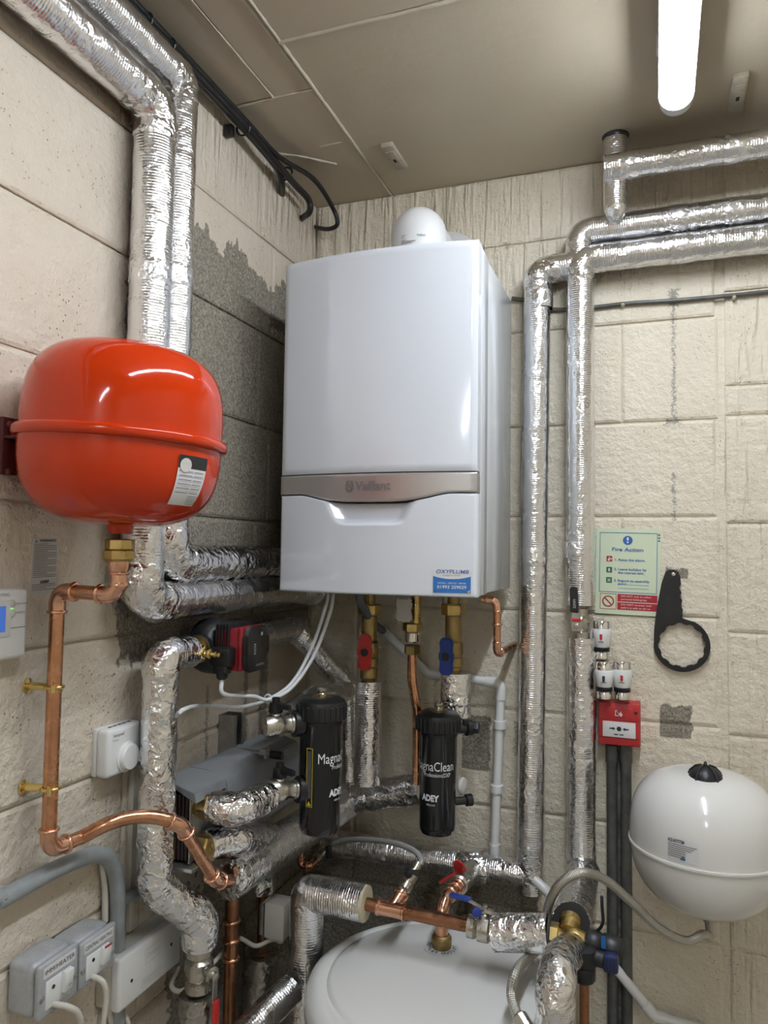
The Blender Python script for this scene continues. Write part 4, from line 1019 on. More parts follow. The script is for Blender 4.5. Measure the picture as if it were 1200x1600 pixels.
# small black valves at the right of the second filter
for py, lab in ((1137, 'small black drain valve high on the right side of right filter'), (1250, 'small black drain valve low on the right side of right filter')):
    q = at(733, py, y=1.70)
    t = thing('drain_valve', q-V((0, 0, .012)), lab, 'valve', 'small black valves on the right filter')
    p0 = V((MG2.x+.03, MG2.y+.02, q.z)); s0 = .012 if py < 1200 else .009
    turned('neck', p0, q-p0, [(s0, 0), (s0, (q-p0).length-.01), (s0*1.5, (q-p0).length-.008), (s0*1.5, (q-p0).length+.006), (s0, (q-p0).length+.008)], 'black_plastic', t, 16)
    if py < 1200:
        nut('knob', q+V((.012, 0, .002)), (1, 0, 0), .014, .022, 'black_plastic', t); box('lever', q+V((-.006, -.012, .014)), (.012, .012, .016), 'black_plastic', t, bev=.002)
q = at(722, 1228, y=1.70); turned('white_cap', q, (1, -.2, 0), [(.001, -.008), (.018, -.004), (.020, .0), (.018, .006), (.001, .01)], 'paper_grey', bpy.data.objects['magnetic_filter.001'], 20)

# ------------------------------------------------------------------ lagged pipes under the boiler
zD = at(383, 1352, x=-.805).z
D0 = V((-.806, 1.318, zD)); D1 = V((-.745, 1.775, zD+.020)); K1 = at(662, 1232, y=1.74)
foil_run('insulated_pipe', [D0, D1, V((-.735, 1.79, at(550, 1245, y=1.79).z))], .0435, 'thick foil pipe with a copper elbow entering its capped end', .0, group='foil-wrapped pipes', rough=.002)
turned('end_wrap', D0-V((.0007, .006, 0)), (D1-D0), [(.010, -.002), (.030, -.003), (.0425, .002), (.0445, .012), (.0445, .03)], 'crumpled', [o for o in bpy.data.objects if o.get('label', '').startswith('thick foil pipe')][0], 28)
foil_run('insulated_pipe', [(hxf+.020, yp+.004, zl_), V((-.772, 1.30, zl_-.006)), V((-.790, 1.46, zD+.035))], .0295, 'crumpled foil pipe from lower heat exchanger port joining the thick pipe', .04, material='crumpled', rough=.0045, group='foil-wrapped pipes')
foil_run('insulated_pipe', [at(545, 1248, y=1.77), at(600, 1240, y=1.76), K1], .036, 'lumpy crumpled foil pipe crossing below the red valve pipe to right filter', .03, material='crumpled', rough=.008, group='foil-wrapped pipes')

# boiler connections
YV = 1.70
def service_valve(px, z0p, label, handle_px, handle_py, mh, grp, zn, zb_):
    x = at(px, 1000, y=YV).x; Z = lambda py: at(px, py, y=YV).z
    t = thing('service_valve', (x, YV, Z(zb_)), label, 'valve', grp)
    turned('tail', (x, YV, BZ0+.004), (0, 0, -1), [(.014, 0), (.014, BZ0+.004-Z(948))], 'brass_dark', t, 20)
    nut('union_nut', (x, YV, Z(952)), (0, 0, -1), .0285, .026, 'brass', t, .3)
    turned('body', (x, YV, Z(962)), (0, 0, -1), [(.019, 0), (.019, Z(962)-Z(1000)), (.023, Z(962)-Z(1004)), (.024, Z(962)-Z(1020)), (.021, Z(962)-Z(1026)), (.023, Z(962)-Z(1028)), (.023, Z(962)-Z(1040)), (.020, Z(962)-Z(1042)), (.022, Z(962)-Z(1045)), (.022, Z(962)-Z(zb_-6)), (.017, Z(962)-Z(zb_))], 'brass_dark', t, 24, 25)
    hc = at(handle_px, handle_py, y=YV-.045); b0 = V((x, YV, hc.z))
    turned('handle_stem', b0, hc-b0, [(.010, 0), (.010, (hc-b0).length-.004)], 'black_plastic', t, 14)
    d = (hc-b0).normalized(); s, u, _ = frame(d)
    ol = [(1.15*a_, 1.05*b_) for a_, b_ in [(-.010, -.040), (.010, -.040), (.014, -.030), (.013, -.012), (.017, 0), (.013, .012), (.014, .030), (.010, .040), (-.010, .040), (-.014, .030), (-.013, .012), (-.017, 0), (-.013, -.012), (-.014, -.030)]]
    hd = prism('handle', ol, hc+d*.004, s, V((0, 0, 1)), (1 if s.cross(V((0, 0, 1))).dot(d) < 0 else -1)*.012, mh, t, bev=.003)
    turned('handle_bore', hc+d*.0042, d, [(.0095, 0), (.0095, .0012), (.008, .0014)], 'black_matt', hd, 20)
    return x
vx1 = service_valve(577, 935, 'brass boiler valve with a red handle', 570, 1019, 'red_handle', 'boiler service valves', 0, 1064)
vx2 = service_valve(708, 935, 'brass boiler valve with a blue handle', 697, 1026, 'blue_handle', 'boiler service valves', 0, 1052)
foil_run('insulated_pipe', [(vx1, YV, at(584, 1064, y=YV).z), (vx1, YV, at(584, 1225, y=YV).z)], .0325, 'upright foil pipe standing below the red-handled valve', 0, group='foil-wrapped pipes', rough=.002)
foil_run('insulated_pipe', [(vx2, YV+.03, at(708, 1050, y=YV+.03).z), (vx2, YV+.03, at(708, 1118, y=YV+.03).z)], .036, 'short foil pipe stub below the blue-handled valve', 0, material='crumpled', group='foil-wrapped pipes')
# gas cock and copper pipe
gx = at(645, 960, y=YV).x; G_ = lambda py: at(645, py, y=YV).z
gc = thing('gas_cock', (gx, YV, G_(1025)), 'brass gas cock with a grey plastic tap under the boiler', 'valve')
turned('tail', (gx+.008, YV, BZ0+.003), (0, 0, -1), [(.012, 0), (.012, BZ0-G_(975))], 'brass', gc, 18)
prism('tap', [(-.018, -.030), (.018, -.030), (.021, -.024), (.016, -.004), (.020, .016), (.014, .026), (-.014, .026), (-.020, .016), (-.016, -.004), (-.021, -.024)], V((gx-.012, YV-.022, G_(950))), (1, 0, 0), (0, 0, 1), .016, 'paper_grey', gc, bev=.004)
nut('union_nut', (gx, YV, G_(980)), (0, 0, -1), .023, .020, 'brass', gc, .2)
turned('chrome_collar', (gx, YV, G_(987)), (0, 0, -1), [(.017, 0), (.0185, .003), (.0185, .022), (.0165, .025)], 'chrome', gc, 16, 25)
nut('lower_nut', (gx, YV, G_(1015)), (0, 0, -1), .020, .022, 'brass_dark', gc)
copper_run('copper_pipe', [(gx, YV, G_(1020)), (gx, YV, G_(1062)), at(652, 1110, y=YV+.005), at(652, 1225, y=YV+.005)], .0115, 'copper gas pipe with a slight offset between the two boiler valves', .06)
# copper discharge elbow at the right
e0 = at(752, 940, y=YV); e1 = at(777, 938, y=YV+.005); e2 = at(779, 1022, y=YV+.005); e3 = at(790, 1026, y=YB)
e2.x = e1.x; e3.x = e1.x+.006; e3.z = e2.z; e0.z = e1.z
cp2 = copper_run('copper_pipe', [e0+V((0, 0, .002)), e1, e2, e3], .0085, 'short copper discharge pipe bending from boiler underside into the back wall', .019, (1, 2))
ring('bead', e1.lerp(e2, .45), (0, 0, 1), .0085, .006, 'copper_bright', cp2, 18, .003)
# grey corrugated hose
hp = smooth_path([at(560, 925, y=1.62), at(566, 945, y=1.64), at(582, 972, y=1.72), at(598, 985, y=1.80)], 10)
v, f, uv = sweep(hp, .010, 14, 0, .003); me = mesh_of(v, f, 60, uv)
tag(link('corrugated_hose', me, 'hose_grey'), 'grey corrugated hose end behind the red-handled valve', 'hose')
# ------------------------------------------------------------------ white waste pipe along the back wall
def pvc_run(pts, r, label, joints, rad=.018):
    path, arcs = fillet(pts, rad, 8); t = thing('waste_pipe', pts[-1], label, 'pipe')
    v, f, uv = sweep(path, r, 18); link('pipe', mesh_of(v, f, 50, uv), 'pvc', t)
    for i in joints:
        a, b = arcs[i]; arc = path[a:b+1]; d0 = (V(pts[i-1])-arc[0]).normalized(); d1 = (V(pts[i+1])-arc[-1]).normalized()
        v, f, uv = sweep([arc[0]+d0*.022]+arc+[arc[-1]+d1*.022], r*1.19, 20); link('elbow', mesh_of(v, f, 50, uv), 'pvc', t)
    return t
YW = YB-.028
wp = [at(585, 972, y=YW), at(668, 1052, y=YW), at(783, 1068, y=YW), at(776, 1240, y=YW), at(772, 1345, y=YW-.004), at(818, 1358, y=YW-.03), at(852, 1390, y=YW-.05), at(905, 1450, y=YW-.03), at(962, 1513, y=YW), at(1022, 1587, y=YW), at(1110, 1612, y=YW)]
wt = pvc_run(wp, .0112, 'white plastic waste pipe stepping down the back wall to the right', (2, 4, 5, 9))
for py, px in ((1132, 781), (1232, 776)):
    q = at(px, py, y=YW)
    wc = thing('waste_pipe_clip', q+V((0, .02, -.01)), 'white plastic saddle clip on the waste pipe, %s one' % ('upper' if py < 1200 else 'lower'), 'clip', 'white pipe clips')
    turned('clip_ring', q-V((0, 0, .010)), (0, 0, 1), [(.0112, 0), (.0155, .001), (.0155, .019), (.0112, .020)], 'pvc', wc, 22)
    box('clip_foot', q+V((0, .018, 0)), (.016, .020, .016), 'pvc', wc, bev=.002)
# ------------------------------------------------------------------ lagged pipes on the right of the back wall
YP = YB-.045
xE = at(838, 800, y=YP).x; xF = at(907, 800, y=YP).x
zH = at(1060, 385, y=YP).z; zG = at(1060, 345, y=YP).z
zE = at(842, 424, y=YP).z
zG = at(1100, 338, y=YP).z; zH = at(1100, 383, y=YP-.01).z
PE = [at(828, 1392, y=YP), at(840, 424, y=YP), V((at(905, 405, y=YP).x, YP, zE+.006)), V((at(905, 385, y=YP).x, YP, zG)), V((XR-.02, YP, zG))]
foil_run('insulated_pipe', PE, .0328, 'tall foil pipe right of the boiler, left of the upright pair', .03, bands=[(at(843, 470, y=YP), (0, 0, 1)), (at(834, 870, y=YP), (0, 0, 1)), ((.05, YP, zG), (1, 0, 0)), ((.17, YP, zG), (1, 0, 0))], group='foil-wrapped pipes', wraps=(1,))
zv = at(905, 968, y=YP).z
foil_run('insulated_pipe', [V((xF, YP, at(905, 945, y=YP).z)), V((xF+.0, YP-.006, zH)), V((XR-.02, YP-.006, zH))], .0338, 'tall foil pipe above black lever valve, right of the upright pair', .028, bands=[(V((.055, YP-.006, zH)), (1, 0, 0)), (at(905, 860, y=YP), (0, 0, 1))], group='foil-wrapped pipes', wraps=(1,))
lv = thing('lever_valve', (xF, YP, at(905, 995, y=YP).z), 'ball valve with upright black lever between two foil pipe lengths', 'valve')
turned('body', (xF, YP, at(905, 998, y=YP).z), (0, 0, 1), [(.017, 0), (.021, .002), (.021, .016), (.017, .020), (.020, .026), (.022, .038), (.020, .05), (.017, .054), (.017, .072)], 'nickel', lv, 14, 30)
q = at(901, 978, y=YP-.036)
turned('stem', (q.x, YP, q.z), (0, -1, 0), [(.010, 0), (.010, .034), (.007, .036), (.007, .044), (.004, .045)], 'nickel', lv, 12)
q2 = at(897, 908, y=YP-.04)
prism('lever', [(-.011, -.012), (.012, -.012), (.012, .010), (.0085, .030), (.0085, .082), (.006, .087), (-.006, .087), (-.0085, .082), (-.0085, .030), (-.011, .010)], V((q.x, YP-.036, q.z)), (1, 0, .0), (-.06, 0, 1), .005, 'steel', lv, bev=.001)
gv = prism('lever_grip', [(-.0115, .032), (.0085, .030), (.0085, .085), (.005, .092), (-.006, .092), (-.0095, .085)], V((q.x-.001, YP-.0335, q.z)), (1, 0, 0), (-.06, 0, 1), .010, 'black_plastic', lv, bev=.002)
text('lettering', '22MM', .0085, lambda u, v: V((q.x-.004-v, YP-.0442, q.z+.052+u)), 'paper_grey', gv)
box('red_tab', V((q.x, YP-.0415, q.z+.014)), (.020, .002, .008), 'red_handle', lv, bev=.0005)
xF2 = at(908, 1180, y=YP).x
foil_run('insulated_pipe', [V((xF2, YP, at(908, 996, y=YP).z)), at(908, 1340, y=YP), at(912, 1362, y=YP)], .0335, 'foil pipe below the black lever valve beside the red call point', .03, bands=[(at(908, 1195, y=YP), (0, 0, 1)), (at(908, 1345, y=YP), (0, 0, 1))], group='foil-wrapped pipes')
zN = at(680, 1342, y=YP).z
foil_run('insulated_pipe', [V((at(505, 1320, y=YP).x, YP, zN)), V((at(838, 1380, y=YP).x, YP, zN))], .0335, 'foil pipe running low along the back wall behind the cylinder', 0, bands=[(V((at(600, 1335, y=YP).x, YP, zN)), (1, 0, 0))], group='foil-wrapped pipes', rough=.0022)
nq = at(740, 1352, y=YP)
tube('valve_wrap', [V((nq.x-.028, YP-.006, zN)), V((nq.x, YP-.012, zN)), V((nq.x+.030, YP-.004, zN))], .043, 'crumpled', [o for o in bpy.data.objects if o.get('label', '').startswith('foil pipe running low')][0], rough=.007, step=.008, seg=22)
# pipe through the ceiling
yI = 1.79; xI = CE(961, 213).x; zI0 = at(964, 332, y=yI).z; zI = at(1080, 246, y=yI-.02).z
it = foil_run('insulated_pipe', [V((xI, yI, ZC+.02)), V((xI, yI, zI0+.012))], .0275, 'foil stub pipe coming down through the ceiling with a rounded end', 0, group='foil-wrapped pipes')
turned('rounded_end', (xI, yI, zI0+.016), (0, 0, -1), [(.0275, 0), (.0265, .010), (.021, .024), (.012, .032), (.001, .035)], 'crumpled', it, 22)
turned('ceiling_gap', (xI+.001, yI-.004, ZC-.002), (0, 0, 1), [(.031, 0), (.031, .001)], 'black_matt', it, 18)
foil_run('insulated_pipe', [V((xI-.022, yI-.030, zI)), V((XR-.02, yI-.030, zI))], .030, 'topmost foil pipe running right from the ceiling stub', 0, bands=[(V((xI+.035, yI-.03, zI)), (1, 0, 0)), (V((.165, yI-.03, zI)), (1, 0, 0))], group='foil-wrapped pipes')
# thin black cable across the wall
wc_ = [BW(800, 466, .012), BW(822, 470, .012), BW(835, 478, .010), BW(870, 484, .008), BW(930, 480, .008), BW(985, 474, .008), BW(1050, 470, .009), BW(1120, 464, .008), BW(1200, 456, .008), BW(1290, 447, .008)]
tag(cord('wall_cable', wc_, .0052, 'conduit_dark', per=6), 'thin dark cable clipped across the right of the back wall', 'cable')
for i, px in enumerate((973, 1147)):
    q = BW(px, 473 if px < 1000 else 461, .010); tag(turned('cable_nail', q+V((0, .01, -.006)), (0, -1, 0), [(.004, 0), (.005, .012), (.003, .016), (.001, .017)], 'ridge', seg=12), 'painted nail clip holding the thin dark cable, %s' % ('left one' if i == 0 else 'right one'), 'clip', 'nail clips')
# ------------------------------------------------------------------ signs and controls on the back wall
a_, b_, c_, d_ = BW(934, 826, .004), BW(1036, 827, .004), BW(1029, 963, .004), BW(928, 958, .004)
ax = (b_-a_).normalized(); ay = (a_-d_).normalized(); SW, SH = ((b_-a_).length+(c_-d_).length)/2, ((a_-d_).length+(b_-c_).length)/2
ang = math.atan2(ax.z, ax.x)-.012; ax = V((math.cos(ang), 0, math.sin(ang))); ay = V((-math.sin(ang), 0, math.cos(ang)))
so_ = (a_+b_+c_+d_)/4
sign = thing('fire_action_sign', so_-ay*SH/2, 'pale green Fire Action sign on the back wall', 'sign')
prism('board', rect(-SW/2, SW/2, -SH/2, SH/2), so_+V((0, .003, 0)), ax, ay, .003, 'sign_face', sign)
S = lambda e: (lambda u, v: so_+ax*((u-.5)*SW)+ay*((v-.5)*SH)-V((0, .0006+e, 0)))
s0, s1, s2 = S(0), S(.0004), S(.0008)
ring_patch('blue_border', rect(.055, .945, .255, .955), rect(.064, .936, .261, .949), s0, 'ink_blue', sign)
patch('blue_disc', disc(.49, .865, .075, 28, .053), s0, 'ink_blue', sign)
patch('exclamation_mark', [(.478, .862), (.502, .862), (.508, .90), (.472, .90)], s1, 'ink_white', sign); patch('exclamation_dot', disc(.49, .842, .014, 14, .010), s1, 'ink_white', sign)
def stx(w, u, v, sz, wd, m='ink_blue', al='LEFT', b=.0): text('lettering', w, sz, lambda x, y: s1(u+x/SW, v+y/SH), m, sign, align=al, width=wd*SW, bold=b)
stx('Fire Action', .49, .755, .0125, .48, al='CENTER', b=.0002)
stx('1. Raise the alarm.', .285, .635, .0078, .47, b=.00015); stx('2. Leave building by', .285, .525, .0078, .50, b=.00015); stx('the nearest exit.', .35, .485, .0078, .40, b=.00015)
stx('3. Report to assembly', .285, .392, .0078, .545, b=.00015); stx('point:', .35, .355, .0078, .135, b=.00015)
patch('rule_line', rect(.49, .82, .345, .349), s0, 'ink_blue', sign); patch('rule_line', rect(.35, .82, .303, .307), s0, 'ink_blue', sign)
for v_, m_ in ((.645, 'ink_red'), (.515, 'ink_green'), (.395, 'ink_green')):
    patch('pictogram_tile', rect(.165, .255, v_-.033, v_+.033), s0, m_, sign)
patch('pictogram_hand', [(.185, .625), (.215, .620), (.215, .66), (.20, .665), (.20, .64), (.185, .64)], s1, 'ink_white', sign); patch('pictogram_button', disc(.235, .645, .012, 12, .010), s1, 'ink_white', sign)
patch('pictogram_runner', [(.19, .49), (.205, .505), (.215, .49), (.225, .505), (.215, .52), (.23, .525), (.21, .535), (.19, .525), (.20, .515)], s1, 'ink_white', sign)
for k in range(4):
    an = math.pi/4+k*math.pi/2; patch('pictogram_arrow', [(.21+.036*math.cos(an), .395+.026*math.sin(an)), (.21+.012*math.cos(an+.9), .395+.010*math.sin(an+.9)), (.21+.012*math.cos(an-.9), .395+.010*math.sin(an-.9))], s1, 'ink_white', sign)
patch('red_panel', rect(.345, .955, .150, .238), s0, 'ink_red', sign); patch('red_panel', rect(.345, .955, .055, .140), s0, 'ink_red', sign)
for w_, v_ in (('DO NOT stop to collect', .213), ('personal belongings.', .178), ('DO NOT re-enter until', .115), ('told it is safe to do so.', .080)): stx(w_, .40, v_, .0060, .46 if 'per' not in w_ else .40, 'ink_white')
ring_patch('red_border', rect(.075, .33, .055, .238), rect(.083, .322, .061, .232), s0, 'ink_red', sign)
ring_patch('prohibition_ring', disc(.2025, .147, .093, 28, .066), disc(.2025, .147, .073, 28, .052), s0, 'ink_red', sign)
patch('prohibition_bar', [(.148, .178), (.160, .190), (.257, .116), (.245, .104)], s1, 'ink_red', sign)
for k, m_ in enumerate(('ink_red', 'ink_green', 'ink_blue')): patch('corner_dot', disc(.968, .935-.034*k, .016, 12, .011), s0, m_, sign)
# red call point
q0, q1, q2, q3 = [at(px, py, y=YB-.05) for px, py in ((935, 1096), (1001, 1101), (1000, 1168), (934, 1163))]
cx, cz = (q0.x+q1.x+q2.x+q3.x)/4, (q0.z+q1.z+q2.z+q3.z)/4; cw, chh = ((q1-q0).length+(q2-q3).length)/2, ((q0-q3).length+(q1-q2).length)/2
cpnt = thing('fire_call_point', (cx, YB-.03, cz-chh/2), 'red fire alarm call point under the white valve heads', 'call point')
box('back_box', (cx, YB-.018, cz), (cw, .036, chh), 'alarm_red', cpnt, bev=.003)
box('front_cover', (cx, YB-.043, cz), (cw*.985, .014, chh*.985), 'alarm_red', cpnt, bev=.003)
yf = YB-.0502
cf_ = lambda u, v, e=0: V((cx+u*cw, yf-.0005-e, cz+v*chh))
el = box('white_element', (cx+.0, yf-.0005, cz-.12*chh), (cw*.78, .003, chh*.36), 'paper', cpnt, bev=.001)
box('upper_panel', (cx, yf+.0005, cz+.275*chh), (cw*.66, .003, chh*.26), 'alarm_red', cpnt, bev=.001)
box('seam', (cx, yf+.0006, cz+.10*chh), (cw*.96, .0015, .0012), 'red_dark', cpnt, bev=0); box('seam', (cx, yf+.0006, cz-.32*chh), (cw*.96, .0015, .0012), 'red_dark', cpnt, bev=0)
turned('key_hole', cf_(.40, .30), (0, -1, 0), [(.0035, -.002), (.0035, .0008), (.002, .001)], 'black_matt', cpnt, 12)
ef = lambda u, v: cf_(u, v-.12, .0022)
patch('dot', disc(0, .02, .055, 20, .055), ef, 'ink', el)
for s in (-1, 1): patch('arrow', [(s*.23, .035), (s*.15, .035), (s*.15, .06), (s*.085, .02), (s*.15, -.02), (s*.15, .005), (s*.23, .005)], ef, 'ink', el)
for k in range(2): patch('print_line', rect(-.12+.13*k, -.02+.13*k, -.125, -.10), ef, 'ink', el)
hf = lambda u, v: cf_(u, v, .0022)
ring_patch('house_outline', [(-.09, .20), (.02, .20), (.02, .22), (-.06, .34), (-.09, .32)], [(-.075, .215), (.005, .215), (.005, .225), (-.06, .325), (-.075, .305)], hf, 'ink_white', cpnt)
patch('flame', [(.0, .20), (.06, .19), (.085, .23), (.07, .28), (.06, .25), (.045, .32), (.02, .27), (.01, .28), (-.01, .24)], hf, 'ink_white', cpnt)
# valve heads stored above it
def valve_head(px, pyb, pyt, off_, label, dotm):
    b = at(px, pyb, y=YB-off_); tt = at(px, pyt, y=YB-off_); h = tt.z-b.z
    t = thing('radiator_valve_head', b, label, 'valve head', 'chrome and white valve heads')
    turned('chrome_base', b-V((0, 0, .012)), (0, 0, 1), [(.014, 0), (.0165, .002), (.0165, .018), (.015, .020)], 'chrome', t, 28)
    turned('black_ring', b+V((0, 0, .006)), (0, 0, 1), [(.016, 0), (.0185, .001), (.0185, .004), (.017, .005), (.0185, .006), (.0185, .010), (.017, .011)], 'black_plastic', t, 28)
    turned('white_grip', b+V((0, 0, .016)), (0, 0, 1), [(.0165, 0), (.0185, .004), (.0210, .022), (.0215, h-.036), (.0200, h-.034)], 'white_plastic', t, 32)
    turned('chrome_cap', b+V((0, 0, h-.021)), (0, 0, 1), [(.0195, -.002), (.0195, .019), (.018, .021), (.001, .0215)], 'chrome', t, 32)
    f = lambda u, v: V((b.x+.0217*math.sin(u/.0217), YB-off_-.0217*math.cos(u/.0217), b.z+v))
    patch('indicator', [(-.003, h-.037), (-.003, h-.026), (.003, h-.026), (.003, h-.037), (0, h-.041)], lambda u, v: f(u, v-.004), dotm, t)
    patch('print_line', rect(-.006, .006, h*.38, h*.41), f, 'ink_grey', t)
    return t
valve_head(940, 1022, 970, .035, 'chrome and white radiator valve head, highest of the three', 'red_handle')
valve_head(944, 1084, 1034, .065, 'chrome and white radiator valve head with black mark, lower left', 'ink')
valve_head(972, 1085, 1033, .055, 'chrome and white radiator valve head with red mark, lower right', 'red_handle')
# conduits below the call point
for px, lab in ((957, 'dark grey conduit below the call point, left of the pair'), (979, 'dark grey conduit below the call point, right of the pair')):
    p0 = at(px-1, 1172, y=YB-.016); x_ = p0.x
    t = thing('wall_conduit', (x_, YB-.016, .3), lab, 'conduit', 'dark conduits below the call point')
    tube('pipe', [V((x_, YB-.016, p0.z-.01)), V((x_+.002, YB-.016, .0))], .0125, 'conduit_dark', t)
    tube('coupler', [V((x_, YB-.016, p0.z+.012)), V((x_, YB-.016, p0.z-.028))], .0148, 'conduit_dark', t)
p0 = at(968, 1172, y=YB-.004)
tag(box('mortar_gap', (at(969, 1300, y=YB).x, YB-.003, (p0.z+.3)/2), (.016, .008, p0.z-.3), 'debris', wb, bev=0), kind=None)
# filter spanner hung on a screw
SC = 1.0
wo = BW(1065, 1008, .012); top = BW(1050, 897, .012)
u_ = lambda px, py: (BW(px, py, .012).x-wo.x, BW(px, py, .012).z-wo.z)
outer = [u_(*p) for p in ((1040, 893), (1046, 890), (1053, 890), (1060, 894), (1063, 901), (1064, 913), (1061, 918), (1065, 926), (1062, 931), (1066, 938), (1064, 946), (1067, 953), (1066, 966), (1075, 969))]
rO = (BW(1110, 1008, .012)-BW(1021, 1008, .012)).length/2; rI = (BW(1101, 1008, .012)-BW(1030, 1008, .012)).length/2
arcp = [(rO*math.cos(R(a)), rO*math.sin(R(a))) for a in range(62, -181, -9)]
left = [u_(*p) for p in ((1022, 985), (1024, 965), (1028, 940), (1034, 910))]
out_ = outer + arcp[0:] + left
inner = []
for k in range(72):
    a = R(k*5); rr = rI + (.0022 if (k % 6) < 3 else -.0008); inner.append((rr*math.cos(a), rr*math.sin(a)))
spn = thing('filter_spanner', (wo.x, YB-.01, wo.z-rO), 'black plastic ring spanner hanging on a screw', 'spanner')
def plate_with_hole(name, outer, inner, o, depth, material, parent):
    """flat plate with a hole, bridged by nearest fan and given thickness"""
    from mathutils.geometry import tessellate_polygon
    pts = outer+inner; tri = tessellate_polygon([[V((x, y, 0)) for x, y in outer], [V((x, y, 0)) for x, y in inner]])
    vs = [V((o.x+x, o.y, o.z+y)) for x, y in pts]+[V((o.x+x, o.y-depth, o.z+y)) for x, y in pts]; n = len(pts)
    fs = [tuple(t_) for t_ in tri]+[tuple(i+n for i in t_[::-1]) for t_ in tri]
    no = len(outer); ni = len(inner)
    for k in range(no): k2 = (k+1) % no; fs.append((k, k2, n+k2, n+k))
    for k in range(ni): k2 = (k+1) % ni; fs.append((no+k, no+k2, n+no+k2, n+no+k))
    bm = bmesh.new(); bv = [bm.verts.new(v) for v in vs]
    for f in fs:
        try: bm.faces.new([bv[i] for i in f])
        except ValueError: pass
    return link(name, bm_mesh(bm, 30), material, parent)
plate_with_hole('ring_and_handle', out_, inner, V((wo.x, YB-.004, wo.z)), .010, 'black_plastic', spn)
e_ = lambda px, py: BW(px, py, .0146)
prism('raised_pad', [(0, 0), (.012, .002), (.015, .052), (.004, .052)], e_(1038, 966), (1, 0, 0), (.05, 0, 1), .001, 'black_matt', spn)
turned('screw', V((top.x+.003, YB-.013, top.z)), (0, -1, 0), [(.0045, 0), (.0045, .003), (.003, .0045), (.001, .005)], 'chrome', spn, 14)

# ------------------------------------------------------------------ white expansion vessel
WX, WY = .0905, 1.722; WR = .150
wt0 = at(1100, 1204, y=WY).z; wtb = at(1105, 1430, y=WY-.02).z; wm = at(1100, 1378, y=WY-WR).z
wm = wtb + (wt0-wtb)*.47
wv = thing('expansion_vessel', (WX, WY, wtb), 'white expansion vessel on the right of the back wall', 'vessel')
hu, hdn = wt0-wm, wm-wtb
turned('upper_shell', (WX, WY, wm), (0, 0, 1), [(WR, -.003)]+squircle(WR, hu, 26, 3.0), 'white_tank', wv, 64, 60)
turned('lower_shell', (WX, WY, wm), (0, 0, -1), [(WR-.002, -.001)]+squircle(WR-.002, hdn, 16, 2.3), 'white_tank', wv, 64, 60)
turned('seam_bead', (WX, WY, wm-.004), (0, 0, 1), [(WR-.003, 0), (WR+.002, .001), (WR+.003, .004), (WR+.002, .007), (WR-.003, .008)], 'white_tank', wv, 64, 60)
ct = turned('valve_cap', (WX, WY-.034, wt0-.009), (0, 0, 1), [(.034, 0), (.034, .003), (.030, .014), (.020, .024), (.010, .028), (.001, .029)], 'black_plastic', wv, 32)
for k in range(5):
    a = R(20+72*k)
    v, f, uv = sweep([V((WX+r_*math.cos(a), WY-.034+r_*math.sin(a), wt0-.009+h_)) for r_, h_ in ((.035, .003), (.030, .015), (.020, .025), (.008, .029))], .0022, 8); link('cap_rib', mesh_of(v, f, 60, uv), 'black_plastic', ct)
turned('cap_tip', (WX, WY-.034, wt0+.018), (0, 0, 1), [(.004, 0), (.003, .008), (.001, .010)], 'black_plastic', ct, 10)
turned('outlet', (WX+.006, WY-.012, wtb+.004), (0, 0, -1), [(.016, 0), (.013, .008), (.0115, .020)], 'braid', wv, 18)
def wfn(e):
    def f(u, v):
        zz = v; q = max(0, min(.999, (zz-wm)/hu)) if zz > wm else 0; rad_ = WR*(1-q**3.0)**(1/3.0)+.0008+e; a = R(-90)-R(20)+u/WR
        return V((WX+rad_*math.cos(a), WY+rad_*math.sin(a), zz))
    return f
lz = wm+.010
wl_ = sheet('data_label', -.026, .033, lz, lz+.042, wfn(0), 'paper', wv)
text('lettering', 'AQUASYSTEM', .0085, lambda u, v: wfn(.0005)(u-.009, v+lz+.037), 'ink', wl_, width=.032, bold=.0003)
for k in range(7): bar('print_line', -.024, .030-.005*(k % 3) if k < 3 else .010, lz+.030-.0038*k, lz+.0315-.0038*k, wfn(.0008), 'ink_grey', wl_)
patch('tap_sign', [(.0, lz+.004), (.009, lz+.004), (.009, lz+.008), (.005, lz+.012), (.003, lz+.012), (.003, lz+.009), (0, lz+.009)], wfn(.0005), 'ink_blue', wl_)

# ------------------------------------------------------------------ hot water cylinder
CX, CY, CR = -.396, 1.412, .254; CZ = zr(-.813)
cyl = thing('hot_water_cylinder', (CX, CY, 0), 'large white hot water cylinder with a domed lid', 'cylinder')
turned('body', (CX, CY, 0), (0, 0, 1), [(CR-.004, 0), (CR-.004, CZ-.045)], 'cyl', cyl, 72)
turned('rim', (CX, CY, CZ-.055), (0, 0, 1), [(CR-.006, 0), (CR, .004), (CR, .030), (CR-.006, .043), (CR-.020, .051), (CR-.034, .054), (CR-.040, .050), (CR-.046, .050)], 'cyl', cyl, 72, 60)
turned('lid', (CX, CY, CZ-.010), (0, 0, 1), [(CR-.040, 0), (CR-.044, .010), (CR-.052, .013), (CR-.12, .016), (.08, .018), (.001, .0185)], 'cyl', cyl, 72, 60)
oq = at(690, 1480, z=CZ+.008)
lab = sheet('outlet_label', -.034, .034, -.034, .034, lambda u, v: V((oq.x+u, oq.y+v, CZ+.0095)), 'cyl', cyl, 1, 1)
bpy.data.objects.remove(lab)
lb = ring_patch('outlet_label', disc(0, 0, .036, 32), disc(0, 0, .012, 32), lambda u, v: V((oq.x+u, oq.y+v, CZ+.0092)), 'paper', cyl)
